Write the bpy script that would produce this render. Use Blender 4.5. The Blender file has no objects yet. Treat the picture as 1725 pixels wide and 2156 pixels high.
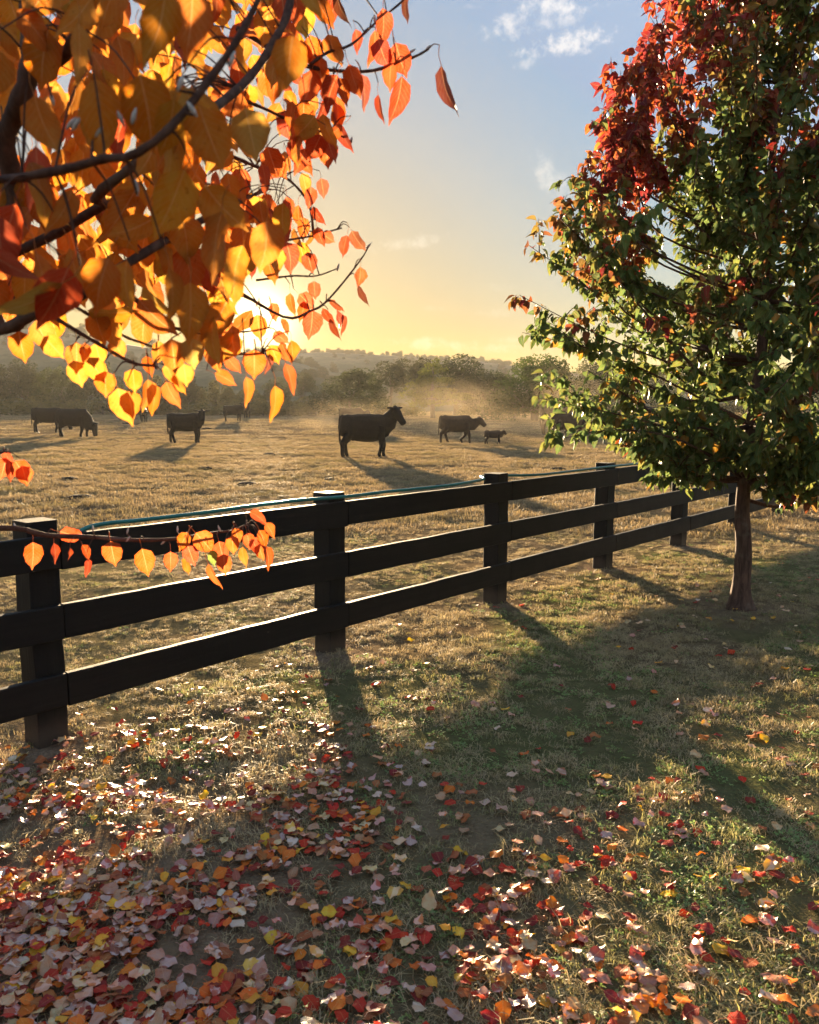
import bpy, bmesh, math
import numpy as np
from mathutils import Vector, Matrix, Quaternion

rs = np.random.RandomState(7)
scene = bpy.context.scene
COL = scene.collection
R = math.radians
pi = math.pi

# ------------------------------------------------------------------ camera
PITCH = R(7.1)
CAMZ = 1.55
F = 1727.0                       # focal length in units of the 1725 x 2156 view of the photograph
cam = bpy.data.cameras.new('camera')
cam.sensor_fit = 'VERTICAL'
cam.sensor_height = 36.0
cam.lens = 36.0 * F / 2156.0
cam.clip_start = 0.02
cam.clip_end = 5000
cam.dof.use_dof = True
cam.dof.focus_distance = 9.0
cam.dof.aperture_fstop = 9.0
camo = bpy.data.objects.new('camera', cam)
COL.objects.link(camo)
camo.location = (0, 0, CAMZ)
camo.rotation_euler = (pi / 2 - PITCH, 0, 0)
scene.camera = camo

# ------------------------------------------------------------------ light
SUN_EL, SUN_AZ = R(5.9), R(-10.2)
SUND = Vector((math.sin(SUN_AZ) * math.cos(SUN_EL), math.cos(SUN_AZ) * math.cos(SUN_EL), math.sin(SUN_EL)))
sun = bpy.data.lights.new('sun', 'SUN')
sun.energy = 5.0
sun.angle = R(0.9)
sun.color = (1.0, 0.74, 0.44)
suno = bpy.data.objects.new('sun', sun)
COL.objects.link(suno)
suno.rotation_euler = SUND.to_track_quat('Z', 'Y').to_euler()

vs = scene.view_settings
vs.view_transform = 'Standard'
vs.look = 'None'
vs.gamma = 1
vs.exposure = 3.05
vs.use_curve_mapping = False

cy = scene.cycles
cy.max_bounces = 7
cy.diffuse_bounces = 3
cy.glossy_bounces = 2
cy.transmission_bounces = 4
cy.volume_bounces = 0
cy.transparent_max_bounces = 8
cy.caustics_reflective = False
cy.caustics_refractive = False
cy.use_adaptive_sampling = True
cy.adaptive_threshold = 0.02
cy.use_denoising = True
cy.sample_clamp_indirect = 6
cy.volume_step_rate = 2.0
cy.volume_max_steps = 96


def px_dir(px, py):
    dx = (px - 862.5) / F
    dy = (1078 - py) / F
    c, s = math.cos(PITCH), math.sin(PITCH)
    return Vector((dx, c + s * dy, -s + c * dy))


def at(px, py, depth):
    """world point seen at (px,py) at ground-plane distance depth (world y)."""
    d = px_dir(px, py)
    return Vector((0, 0, CAMZ)) + d * (depth / d.y)


# ------------------------------------------------------------------ world
world = bpy.data.worlds.new('World')
scene.world = world
world.use_nodes = True


class NT:
    def __init__(s, tree):
        s.t = tree
        s.n = tree.nodes
        s.l = tree.links

    def node(s, typ, **kw):
        n = s.n.new(typ)
        for k, v in kw.items():
            setattr(n, k, v)
        return n

    def put(s, sock, v):
        if isinstance(v, bpy.types.NodeSocket):
            s.l.new(v, sock)
        elif v is not None:
            if sock.type == 'RGBA' and not isinstance(v, (int, float)) and len(v) == 3:
                v = (*v, 1)
            sock.default_value = v

    def math(s, op, a, b=None, c=None, clamp=False):
        n = s.node('ShaderNodeMath', operation=op, use_clamp=clamp)
        s.put(n.inputs[0], a)
        s.put(n.inputs[1], b)
        s.put(n.inputs[2], c)
        return n.outputs[0]

    def vmath(s, op, a, b=None, scale=None):
        n = s.node('ShaderNodeVectorMath', operation=op)
        s.put(n.inputs[0], a)
        s.put(n.inputs[1], b)
        if scale is not None:
            s.put(n.inputs['Scale'], scale)
        return n.outputs['Value'] if op in ('DOT_PRODUCT', 'LENGTH', 'DISTANCE') else n.outputs['Vector']

    def noise(s, vec, scale, detail=4, rough=0.55, dist=0.0, out='Fac'):
        n = s.node('ShaderNodeTexNoise')
        s.put(n.inputs['Vector'], vec)
        s.put(n.inputs['Scale'], scale)
        s.put(n.inputs['Detail'], detail)
        s.put(n.inputs['Roughness'], rough)
        s.put(n.inputs['Distortion'], dist)
        return n.outputs[out]

    def ramp(s, fac, stops, interp='LINEAR'):
        n = s.node('ShaderNodeValToRGB')
        n.color_ramp.interpolation = interp
        e = n.color_ramp.elements
        while len(e) < len(stops):
            e.new(0.5)
        for i, (p, c) in enumerate(stops):
            e[i].position = p
            e[i].color = (*c, 1) if len(c) == 3 else c
        s.put(n.inputs[0], fac)
        return n.outputs[0]

    def smooth(s, x, a, b, lo=0.0, hi=1.0):
        n = s.node('ShaderNodeMapRange', interpolation_type='SMOOTHSTEP')
        s.put(n.inputs[0], x)
        for i, v in enumerate((a, b, lo, hi)):
            n.inputs[i + 1].default_value = v
        return n.outputs[0]

    def mix(s, fac, a, b, mode='MIX'):
        n = s.node('ShaderNodeMix', data_type='RGBA', blend_type=mode)
        s.put(n.inputs[0], fac)
        s.put(n.inputs[6], a)
        s.put(n.inputs[7], b)
        return n.outputs[2]

    def attr(s, name, out='Color'):
        n = s.node('ShaderNodeAttribute', attribute_name=name)
        return n.outputs[out]


wt = NT(world.node_tree)
wt.n.clear()
wout = wt.node('ShaderNodeOutputWorld')
bg = wt.node('ShaderNodeBackground')
bg.inputs['Strength'].default_value = 0.05
sky = wt.node('ShaderNodeTexSky', sky_type='NISHITA')
sky.sun_disc = False
sky.sun_elevation = SUN_EL
sky.sun_rotation = SUN_AZ
sky.altitude = 100
sky.air_density = 1.0
sky.dust_density = 1.0
sky.ozone_density = 2.6
tc = wt.node('ShaderNodeTexCoord')
D = tc.outputs['Generated']
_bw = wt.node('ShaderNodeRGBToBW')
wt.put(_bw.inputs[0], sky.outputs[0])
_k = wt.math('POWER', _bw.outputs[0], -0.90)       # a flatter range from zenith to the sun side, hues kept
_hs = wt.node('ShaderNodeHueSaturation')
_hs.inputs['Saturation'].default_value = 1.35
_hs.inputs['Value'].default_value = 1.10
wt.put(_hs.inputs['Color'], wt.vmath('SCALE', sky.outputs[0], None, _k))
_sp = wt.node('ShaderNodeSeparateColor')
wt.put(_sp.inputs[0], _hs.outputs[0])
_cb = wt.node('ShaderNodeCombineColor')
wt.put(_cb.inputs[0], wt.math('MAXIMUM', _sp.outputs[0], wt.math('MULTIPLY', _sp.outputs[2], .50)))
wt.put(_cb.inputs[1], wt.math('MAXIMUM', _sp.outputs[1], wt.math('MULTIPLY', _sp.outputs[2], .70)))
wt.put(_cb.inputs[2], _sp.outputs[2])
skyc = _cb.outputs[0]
# thin sunlit clouds: (photo x, y, half-width, half-height, tilt, softness, strength)
clouds = [
    (1080, 48, 60, 26, 0.35, 0.35, 1.0, 60), (1165, 12, 55, 20, -0.3, 0.35, 1.1, 60),
    (1200, 84, 95, 22, 0.12, 0.35, 1.2, 50), (1160, 48, 70, 18, 0.1, 0.4, 0.6, 70),
    (1240, 18, 30, 9, 0.1, 0.4, 0.8, 70), (985, 14, 22, 5, 0.0, 0.5, 0.35, 70), (1108, 132, 20, 9, 0.2, 0.5, 0.55, 70),
    (1500, 45, 110, 60, 0.2, 0.35, 0.9, 40), (1140, 350, 22, 62, 0.55, 0.7, 0.75, 40), (1168, 385, 20, 36, 0.8, 0.7, 0.5, 50),
    (845, 513, 85, 13, 0.16, 0.6, 0.6, 30), (1045, 603, 34, 9, -0.1, 0.7, 0.2, 40), (1040, 658, 60, 9, 0.05, 0.7, 0.28, 30),
    (960, 728, 170, 13, -0.06, 0.6, 0.55, 22), (1090, 715, 90, 8, 0.0, 0.6, 0.35, 25), (930, 650, 60, 7, -0.05, 0.8, 0.2, 30),
    (1650, 420, 90, 26, 0.1, 0.6, 0.3, 30), (2150, 260, 180, 40, 0.1, 0.5, 0.6, 30), (-500, 200, 200, 40, -0.1, 0.5, 0.5, 30),
    (2500, 560, 260, 26, 0.05, 0.6, 0.4, 24), (-900, 520, 240, 26, 0.05, 0.6, 0.4, 24),
]
total = None
nz_base = wt.noise(D, 26.0, 7, 0.62, 0.25)
nz_fine = wt.noise(D, 90.0, 5, 0.6, 0.2)
nz = wt.math('ADD', wt.math('MULTIPLY', nz_base, 0.5), wt.math('MULTIPLY', nz_fine, 0.5))
for (cx_, cy_, hw, hh, tilt, soft, stren, _sc) in clouds:
    c = px_dir(cx_, cy_).normalized()
    e1 = Vector((c.y, -c.x, 0)).normalized()
    e2 = e1.cross(c).normalized()
    a1 = e1 * math.cos(tilt) + e2 * math.sin(tilt)
    a2 = e2 * math.cos(tilt) - e1 * math.sin(tilt)
    k = 1.0 / F
    off = wt.vmath('SUBTRACT', D, tuple(c))
    u = wt.math('DIVIDE', wt.vmath('DOT_PRODUCT', off, tuple(a1)), hw * k * 1.25)
    v = wt.math('DIVIDE', wt.vmath('DOT_PRODUCT', off, tuple(a2)), hh * k * 1.25)
    r2 = wt.math('ADD', wt.math('MULTIPLY', u, u), wt.math('MULTIPLY', v, v))
    m = wt.math('SUBTRACT', wt.math('ADD', 0.80, wt.math('MULTIPLY', wt.math('SUBTRACT', nz, 0.5), 6.0)), r2)
    m = wt.math('MULTIPLY', wt.smooth(m, 0.0, 1.1 + soft), stren)
    total = m if total is None else wt.math('MAXIMUM', total, m)
total = wt.math('MINIMUM', total, 1.0)
cloudc = wt.mix(0.5, wt.vmath('SCALE', skyc, None, 1.25), (3.3, 2.9, 2.4))
cloudc = wt.mix(1.0, cloudc, skyc, 'LIGHTEN')
final = wt.mix(wt.math('MULTIPLY', total, 0.92), skyc, cloudc)
# the bright ring of sky around the sun
sx_ = wt.math('SUBTRACT', 1.0, wt.vmath('DOT_PRODUCT', D, tuple(SUND)))
ring = wt.math('ADD', wt.math('MULTIPLY', wt.math('EXPONENT', wt.math('DIVIDE', sx_, -0.0006)), 9.0),
               wt.math('MULTIPLY', wt.math('EXPONENT', wt.math('DIVIDE', sx_, -0.010)), .7))
final = wt.vmath('ADD', final, wt.vmath('SCALE', (1.0, 0.80, 0.45), None, ring))
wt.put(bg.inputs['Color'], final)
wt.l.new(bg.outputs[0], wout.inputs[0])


# ------------------------------------------------------------------ numpy noise + terrain
def _hash(ix, iy, seed):
    h = (ix.astype(np.int64) * 374761393 + iy.astype(np.int64) * 668265263 + seed * 974634777) & 0x7fffffff
    h = ((h ^ (h >> 13)) * 1274126177) & 0x7fffffff
    h = h ^ (h >> 16)
    return (h & 0xffff) / 65535.0


def vnoise(x, y, seed=0):
    x = np.asarray(x, float)
    y = np.asarray(y, float)
    ix, iy = np.floor(x), np.floor(y)
    fx, fy = x - ix, y - iy
    fx = fx * fx * (3 - 2 * fx)
    fy = fy * fy * (3 - 2 * fy)
    ix = ix.astype(np.int64)
    iy = iy.astype(np.int64)
    a = _hash(ix, iy, seed)
    b = _hash(ix + 1, iy, seed)
    c = _hash(ix, iy + 1, seed)
    d = _hash(ix + 1, iy + 1, seed)
    return a + (b - a) * fx + (c - a) * fy + (a - b - c + d) * fx * fy


def fbm(x, y, seed=0, oct=4):
    s, amp, tot = 0, 1.0, 0
    for i in range(oct):
        s = s + amp * vnoise(x * 2 ** i + 17.3 * i, y * 2 ** i - 9.1 * i, seed + i)
        tot += amp
        amp *= 0.5
    return s / tot


def sstep(x, a, b):
    t = np.clip((np.asarray(x, float) - a) / (b - a), 0, 1)
    return t * t * (3 - 2 * t)


def macro(x, y):
    d = np.hypot(x, y)
    y = np.asarray(y, float)
    z = 0.62 * sstep(y, 34, 72) + 0.55 * sstep(y, 66, 150)
    z = z + 0.10 * sstep(-np.asarray(x), 4, 22) * sstep(y, 20, 40)
    return z


def terrain(x, y):
    x = np.asarray(x, float)
    y = np.asarray(y, float)
    d = np.hypot(x, y)
    z = macro(x, y)
    near = 1 - sstep(d, 60, 200)
    z = z + near * ((fbm(x * 0.6, y * 0.6, 3, 3) - .5) * 0.07 + (fbm(x * 3, y * 3, 5, 3) - .5) * 0.035 + (fbm(x * 14, y * 14, 9, 2) - .5) * 0.014)
    return z


def tz(x, y):
    return float(terrain(x, y))


def ground(px, py):
    d = px_dir(px, py)
    z = 0.0
    p = None
    for _ in range(12):
        t = (z - CAMZ) / d.z
        p = Vector((0, 0, CAMZ)) + d * t
        z = 0.6 * float(macro(p.x, p.y)) + 0.4 * z
    return Vector((p.x, p.y, tz(p.x, p.y)))


# fence line (used by the ground cover as well)
FB = [ground(88, 1560), ground(692, 1372), ground(1042, 1258), ground(1270, 1189), ground(1430, 1148)]
_i = np.arange(5)
fx = np.polyfit(_i, [p.x for p in FB], 1)
fy = np.polyfit(_i, [p.y for p in FB], 1)


def fpost(i):
    return Vector((fx[0] * i + fx[1], fy[0] * i + fy[1], 0))


FDIR = (fpost(1) - fpost(0)).normalized()
FNEAR = Vector((FDIR.y, -FDIR.x, 0))       # towards the camera side
print('posts', [tuple(round(c, 2) for c in fpost(i)) for i in range(6)], 'spacing', (fpost(1) - fpost(0)).length)


def side(x, y):
    """>0 on the camera's side of the fence"""
    p0 = fpost(0)
    return (x - p0.x) * FNEAR.x + (y - p0.y) * FNEAR.y


TREE = ground(1557, 1283)
print('tree', TREE)


def greenmask(x, y):
    g = sstep(fbm(x * 1.1 + 3, y * 1.1, 21, 3), .47, .62) * 0.75
    for (cx, cy, r, a) in ((0.35, 3.9, .75, 1.0), (1.0, 2.75, .62, 1.0), (1.45, 3.3, .7, .8), (-1.15, 3.6, .45, .7), (-.4, 4.4, .6, .8), (1.9, 3.9, .6, .6), (2.6, 6.8, 1.0, .5), (3.8, 7.6, 1.2, .6), (.6, 2.2, .5, .5)):
        g = np.maximum(g, a * np.exp(-((x - cx) ** 2 + (y - cy) ** 2) / (r * r)) * (0.45 + 1.1 * fbm(x * 3, y * 3, 31, 3)))
    s = side(x, y)
    g = g * np.where(s > 0, 1.0, 0.35 * (1 - sstep(-s, 6, 30)) + .12)
    g = g * (1 - 0.7 * soilmask(x, y))
    return np.clip(g, 0, 1)


def soilmask(x, y):
    m = np.zeros_like(np.asarray(x, float))
    for i in range(-2, 12):
        p = fpost(i)
        m = np.maximum(m, np.exp(-((x - p.x - .05) ** 2 + (y - p.y + .12) ** 2) / (0.30 ** 2)))
    # bare earth under the pear tree on the left of the view
    e = np.exp(-(((x + 1.3) / 1.5) ** 2 + ((y - 2.2) / 1.1) ** 2)) * 0.8
    m = np.maximum(m, e * (0.4 + fbm(x * 2, y * 2, 41, 3)))
    m = np.maximum(m, 0.55 * np.exp(-((x - .1) ** 2 / .9 + (y - 2.9) ** 2 / .12)))
    m = np.maximum(m, np.exp(-((x - TREE.x) ** 2 + (y - TREE.y) ** 2) / .30) * .8)
    return np.clip(m * (0.6 + 0.8 * fbm(x * 4, y * 4, 43, 3)), 0, 1)


# ------------------------------------------------------------------ helpers
def link(o, parent=None):
    COL.objects.link(o)
    if parent is not None:
        o.parent = parent
    return o


def mesh_obj(name, verts, faces, mat=None, parent=None, smooth=False, uvs=None, cols=None):
    me = bpy.data.meshes.new(name)
    me.from_pydata([tuple(v) for v in verts], [], faces)
    fin(me, mat, smooth, uvs, cols)
    return link(bpy.data.objects.new(name, me), parent)


def fin(me, mat, smooth=False, uvs=None, cols=None):
    if mat:
        me.materials.append(mat)
    if smooth:
        me.shade_smooth()
    if uvs is not None:
        uv = me.uv_layers.new(name='uv')
        li = np.zeros(len(me.loops), np.int32)
        me.loops.foreach_get('vertex_index', li)
        uv.data.foreach_set('uv', np.asarray(uvs, np.float32)[li].ravel())
    if cols is not None:
        a = me.color_attributes.new('col', 'FLOAT_COLOR', 'POINT')
        c = np.ones((len(me.vertices), 4), np.float32)
        c[:, :3] = cols
        a.data.foreach_set('color', c.ravel())
    me.update()


def empty(name, loc, rz=0.0):
    o = bpy.data.objects.new(name, None)
    o.empty_display_size = 0.1
    COL.objects.link(o)
    o.location = loc
    o.rotation_euler = (0, 0, rz)
    return o


def tag(o, label=None, cat=None, group=None, kind=None):
    for k, v in (('label', label), ('category', cat), ('group', group), ('kind', kind)):
        if v:
            o[k] = v
    return o


def big_mesh(name, co, faces_idx, nper, mat, smooth=False, uvs=None, cols=None, parent=None):
    """co (N,3); faces_idx flat int array with nper corners per face"""
    me = bpy.data.meshes.new(name)
    nf = len(faces_idx) // nper
    me.vertices.add(len(co))
    me.vertices.foreach_set('co', np.asarray(co, np.float32).ravel())
    me.loops.add(len(faces_idx))
    me.loops.foreach_set('vertex_index', np.asarray(faces_idx, np.int32))
    me.polygons.add(nf)
    me.polygons.foreach_set('loop_start', np.arange(0, nf * nper, nper, dtype=np.int32))
    me.update(calc_edges=True)
    fin(me, mat, smooth, uvs, cols)
    return link(bpy.data.objects.new(name, me), parent)


def tube_data(pts, rads, sides=8, caps=True, flat=None, jit=0.0, rng=None):
    """swept tube; flat = (scale_a, scale_b) per point optional. returns verts, faces"""
    pts = [Vector(p) for p in pts]
    n = len(pts)
    verts, faces = [], []
    t0 = (pts[1] - pts[0]).normalized()
    up = Vector((0, 0, 1)) if abs(t0.z) < .9 else Vector((1, 0, 0))
    a = t0.cross(up).normalized()
    for i, p in enumerate(pts):
        if i == 0:
            t = t0
        elif i == n - 1:
            t = (pts[i] - pts[i - 1]).normalized()
        else:
            t = (pts[i + 1] - pts[i - 1]).normalized()
        a = (a - t * a.dot(t)).normalized()
        b = t.cross(a)
        r = rads[i]
        ra, rb = (r, r) if not isinstance(r, (tuple, list)) else r
        for k in range(sides):
            th = 2 * pi * k / sides
            j = 1.0 + (rng.uniform(-jit, jit) if jit else 0)
            verts.append(p + a * (math.cos(th) * ra * j) + b * (math.sin(th) * rb * j))
    for i in range(n - 1):
        for k in range(sides):
            k2 = (k + 1) % sides
            faces.append((i * sides + k, i * sides + k2, (i + 1) * sides + k2, (i + 1) * sides + k))
    if caps:
        faces.append(tuple(range(sides - 1, -1, -1)))
        faces.append(tuple((n - 1) * sides + k for k in range(sides)))
    return verts, faces


class Acc:
    def __init__(s):
        s.v, s.f = [], []

    def add(s, vf):
        v, f = vf
        o = len(s.v)
        s.v += list(v)
        s.f += [tuple(i + o for i in q) for q in f]
        return s

    def obj(s, name, mat, parent=None, smooth=True):
        return mesh_obj(name, s.v, s.f, mat, parent, smooth)


def spline(pts, n):
    """Catmull-Rom resample of a list of vectors"""
    pts = [Vector(p) for p in pts]
    if len(pts) < 3:
        return [pts[0].lerp(pts[-1], i / (n - 1)) for i in range(n)]
    P = [pts[0] * 2 - pts[1]] + pts + [pts[-1] * 2 - pts[-2]]
    out = []
    m = len(pts) - 1
    for i in range(n):
        u = i / (n - 1) * m
        k = min(int(u), m - 1)
        t = u - k
        p0, p1, p2, p3 = P[k], P[k + 1], P[k + 2], P[k + 3]
        out.append(0.5 * ((2 * p1) + (-p0 + p2) * t + (2 * p0 - 5 * p1 + 4 * p2 - p3) * t * t + (-p0 + 3 * p1 - 3 * p2 + p3) * t ** 3))
    return out


def lerp_list(v, n):
    x = np.linspace(0, len(v) - 1, n)
    return list(np.interp(x, range(len(v)), v))


# ------------------------------------------------------------------ materials
def new_mat(name):
    m = bpy.data.materials.new(name)
    m.use_nodes = True
    t = NT(m.node_tree)
    t.n.clear()
    out = t.node('ShaderNodeOutputMaterial')
    return m, t, out


def principled(t, base, rough=0.6, spec=0.5, bump=None, bstr=0.5, bdist=0.01):
    p = t.node('ShaderNodeBsdfPrincipled')
    t.put(p.inputs['Base Color'], base)
    t.put(p.inputs['Roughness'], rough)
    t.put(p.inputs['Specular IOR Level'], spec)
    if bump is not None:
        b = t.node('ShaderNodeBump')
        b.inputs['Strength'].default_value = bstr
        b.inputs['Distance'].default_value = bdist
        t.put(b.inputs['Height'], bump)
        t.l.new(b.outputs[0], p.inputs['Normal'])
    return p


def leaf_material(name, source, trans=0.55, gloss=0.3, sat=1.35, speck=0.6, pale_under=False, val=1.25):
    m, t, out = new_mat(name)
    if source == 'attr':
        base = t.attr('col')
        rnd = t.math('FRACT', t.math('MULTIPLY', t.attr('col', 'Fac'), 37.0))
    else:
        oi = t.node('ShaderNodeObjectInfo')
        base = oi.outputs['Color']
    uv = t.node('ShaderNodeUVMap').outputs[0]
    sx = t.node('ShaderNodeSeparateXYZ')
    t.put(sx.inputs[0], uv)
    u = t.math('ABSOLUTE', t.math('SUBTRACT', t.math('MULTIPLY', sx.outputs[0], 2), 1))
    v = sx.outputs[1]
    geo = t.node('ShaderNodeNewGeometry')
    # veins
    ph = t.math('FRACT', t.math('SUBTRACT', t.math('MULTIPLY', v, 8.0), t.math('MULTIPLY', u, 2.6)))
    sv = t.math('SUBTRACT', 1.0, t.smooth(t.math('ABSOLUTE', t.math('SUBTRACT', ph, .5)), 0.0, 0.09))
    mid = t.math('SUBTRACT', 1.0, t.smooth(u, 0.0, 0.07))
    vein = t.math('MAXIMUM', t.math('MULTIPLY', sv, .45), mid)
    n1 = t.noise(geo.outputs['Position'], 45.0, 3, .6)
    n2 = t.noise(geo.outputs['Position'], 260.0, 3, .6)
    c = t.mix(t.smooth(n1, .35, .7), base, t.mix(1.0, base, (1.0, .72, .55), 'MULTIPLY'))
    c = t.mix(t.math('MULTIPLY', t.smooth(u, .55, 1.0), .35), c, t.mix(1.0, base, (.9, .45, .3), 'MULTIPLY'))
    c = t.mix(t.math('MULTIPLY', t.smooth(n2, .66, .74), speck), c, t.mix(1.0, base, (.35, .25, .2), 'MULTIPLY'))
    c = t.mix(t.math('MULTIPLY', vein, .55), c, t.mix(.5, base, (.75, .45, .2)))
    blot = t.math('MULTIPLY', t.smooth(t.noise(geo.outputs['Position'], 95.0, 4, .7, .6), .61, .69), speck * .7)
    c = t.mix(blot, c, t.mix(1.0, base, (.42, .26, .2), 'MULTIPLY'))
    face = c
    if pale_under:
        face = t.mix(geo.outputs['Backfacing'], c, t.mix(.28, c, (.42, .29, .20)))
    dif = t.node('ShaderNodeBsdfDiffuse')
    t.put(dif.inputs[0], face)
    tr = t.node('ShaderNodeBsdfTranslucent')
    g = t.node('ShaderNodeGamma')
    t.put(g.inputs[0], c)
    g.inputs[1].default_value = 0.8
    hs = t.node('ShaderNodeHueSaturation')
    hs.inputs['Saturation'].default_value = sat
    hs.inputs['Value'].default_value = val
    t.put(hs.inputs['Color'], g.outputs[0])
    t.put(tr.inputs[0], hs.outputs[0])
    bp = t.node('ShaderNodeBump')
    bp.inputs['Strength'].default_value = .35
    bp.inputs['Distance'].default_value = .002
    t.put(bp.inputs['Height'], t.math('ADD', t.math('MULTIPLY', vein, -1.0), n1))
    for nn in (dif, tr):
        t.l.new(bp.outputs[0], nn.inputs['Normal'])
    ms = t.node('ShaderNodeMixShader')
    ms.inputs[0].default_value = trans
    t.l.new(dif.outputs[0], ms.inputs[1])
    t.l.new(tr.outputs[0], ms.inputs[2])
    gl = t.node('ShaderNodeBsdfGlossy')
    gl.inputs['Roughness'].default_value = .38
    t.put(gl.inputs['Color'], (1, 1, 1))
    t.l.new(bp.outputs[0], gl.inputs['Normal'])
    fr = t.node('ShaderNodeFresnel')
    fr.inputs[0].default_value = 1.4
    ms2 = t.node('ShaderNodeMixShader')
    t.put(ms2.inputs[0], t.math('MULTIPLY', fr.outputs[0], gloss))
    t.l.new(ms.outputs[0], ms2.inputs[1])
    t.l.new(gl.outputs[0], ms2.inputs[2])
    t.l.new(ms2.outputs[0], out.inputs[0])
    return m


def grass_material(name, tip, root, tip2, trans=.45):
    m, t, out = new_mat(name)
    oi = t.node('ShaderNodeObjectInfo')
    rnd = oi.outputs['Random']
    uv = t.node('ShaderNodeUVMap').outputs[0]
    sx = t.node('ShaderNodeSeparateXYZ')
    t.put(sx.inputs[0], uv)
    c1 = t.mix(sx.outputs[0], tip, tip2)
    c1 = t.mix(t.math('MULTIPLY', rnd, .6), c1, t.mix(1.0, c1, (.62, .6, .55), 'MULTIPLY'))
    gp = t.node('ShaderNodeNewGeometry').outputs['Position']
    n1 = t.noise(gp, .55, 5, .6)
    n2 = t.noise(gp, 3.5, 3, .6)
    c1 = t.mix(t.smooth(n1, .45, .68), c1, t.mix(1.0, c1, (.56, .62, .42), 'MULTIPLY'))
    c1 = t.mix(t.math('MULTIPLY', t.smooth(n2, .52, .70), .6), c1, t.mix(1.0, c1, (.60, .50, .42), 'MULTIPLY'))
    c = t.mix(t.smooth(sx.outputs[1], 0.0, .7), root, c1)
    dif = t.node('ShaderNodeBsdfDiffuse')
    tr = t.node('ShaderNodeBsdfTranslucent')
    t.put(dif.inputs[0], c)
    t.put(tr.inputs[0], c)
    ms = t.node('ShaderNodeMixShader')
    ms.inputs[0].default_value = trans
    t.l.new(dif.outputs[0], ms.inputs[1])
    t.l.new(tr.outputs[0], ms.inputs[2])
    gl = t.node('ShaderNodeBsdfGlossy')
    gl.inputs['Roughness'].default_value = .45
    ms2 = t.node('ShaderNodeMixShader')
    ms2.inputs[0].default_value = .05
    t.l.new(ms.outputs[0], ms2.inputs[1])
    t.l.new(gl.outputs[0], ms2.inputs[2])
    t.l.new(ms2.outputs[0], out.inputs[0])
    return m


def bark_material(name, c0, c1, scale=(30, 30, 6), rough=.85, bstr=.9, bdist=.01):
    m, t, out = new_mat(name)
    co = t.node('ShaderNodeTexCoord').outputs['Object']
    mp = t.node('ShaderNodeMapping')
    t.put(mp.inputs[0], co)
    mp.inputs['Scale'].default_value = scale
    n = t.noise(mp.outputs[0], 1.0, 6, .65, .4)
    n2 = t.noise(co, 8.0, 3)
    col = t.mix(t.smooth(n, .3, .7), c0, c1)
    col = t.mix(t.math('MULTIPLY', t.smooth(n2, .55, .75), .4), col, t.mix(.5, c1, (.22, .24, .2)))
    p = principled(t, col, rough, .25, n, bstr, bdist)
    p.inputs['Specular IOR Level'].default_value = .12
    t.l.new(p.outputs[0], out.inputs[0])
    return m


M_LEAF_OBJ = leaf_material('autumn_leaf_single', 'obj', .62, .15, 1.05, .9, False, .88)
M_LEAF_ATT = leaf_material('autumn_leaf', 'attr', .62, .15, 1.05, .9, False, .88)
M_GLEAF_OBJ = leaf_material('green_leaf_single', 'obj', .42, .07, 1.1, .3, False, .95)
M_GLEAF_ATT = leaf_material('green_leaf', 'attr', .42, .07, 1.1, .3, False, .95)
M_FALL_OBJ = leaf_material('fallen_leaf_single', 'obj', .22, .2, 1.15, .9, True, 1.0)
M_FALL_ATT = leaf_material('fallen_leaf', 'attr', .22, .2, 1.15, .9, True, 1.0)
M_BARK = bark_material('pear_bark', (.040, .023, .016), (.12, .068, .048))
M_TWIG = bark_material('twig_bark', (.045, .022, .016), (.10, .052, .036), (80, 80, 80), .85, .4, .002)
M_BUD = bark_material('bud_fuzz', (.30, .26, .23), (.5, .45, .4), (200, 200, 200), .9, .3, .001)
M_FARBARK = bark_material('far_bark', (.07, .055, .045), (.16, .13, .10), (4, 4, 1), .9, .5, .03)


def wood_material():
    m, t, out = new_mat('black_stained_wood')
    co = t.node('ShaderNodeTexCoord').outputs['Object']
    oi = t.node('ShaderNodeObjectInfo')
    sh = t.vmath('ADD', co, t.vmath('SCALE', (13.0, 7.0, 5.0), None, oi.outputs['Random']))
    mp = t.node('ShaderNodeMapping')
    t.put(mp.inputs[0], sh)
    mp.inputs['Scale'].default_value = (1.6, 42, 42)
    g = t.noise(mp.outputs[0], 1.0, 6, .6, .6)
    n = t.noise(sh, 5.0, 5, .6)
    f = t.noise(sh, 160.0, 3, .6)
    col = t.ramp(g, [(.3, (.0025, .0023, .0021)), (.62, (.006, .0052, .0047)), (.8, (.013, .0105, .009))])
    col = t.mix(t.math('MULTIPLY', t.smooth(n, .55, .8), .5), col, (.014, .011, .009))
    col = t.mix(t.smooth(t.math('MULTIPLY', f, n), .42, .48), col, (.05, .042, .035))
    wp = t.node('ShaderNodeNewGeometry').outputs['Position']
    sz = t.node('ShaderNodeSeparateXYZ')
    t.put(sz.inputs[0], wp)
    low = t.math('SUBTRACT', 1.0, t.smooth(t.math('SUBTRACT', sz.outputs[2], t.math('MULTIPLY', n, .16)), -.06, .07))
    col = t.mix(t.math('MULTIPLY', low, .7), col, (.07, .05, .035))
    bumpv = t.math('ADD', g, t.math('MULTIPLY', f, .4))
    rough = t.math('ADD', .5, t.math('MULTIPLY', n, .3))
    p = principled(t, col, rough, .22, bumpv, .55, .004)
    t.l.new(p.outputs[0], out.inputs[0])
    return m


M_WOOD = wood_material()


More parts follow.
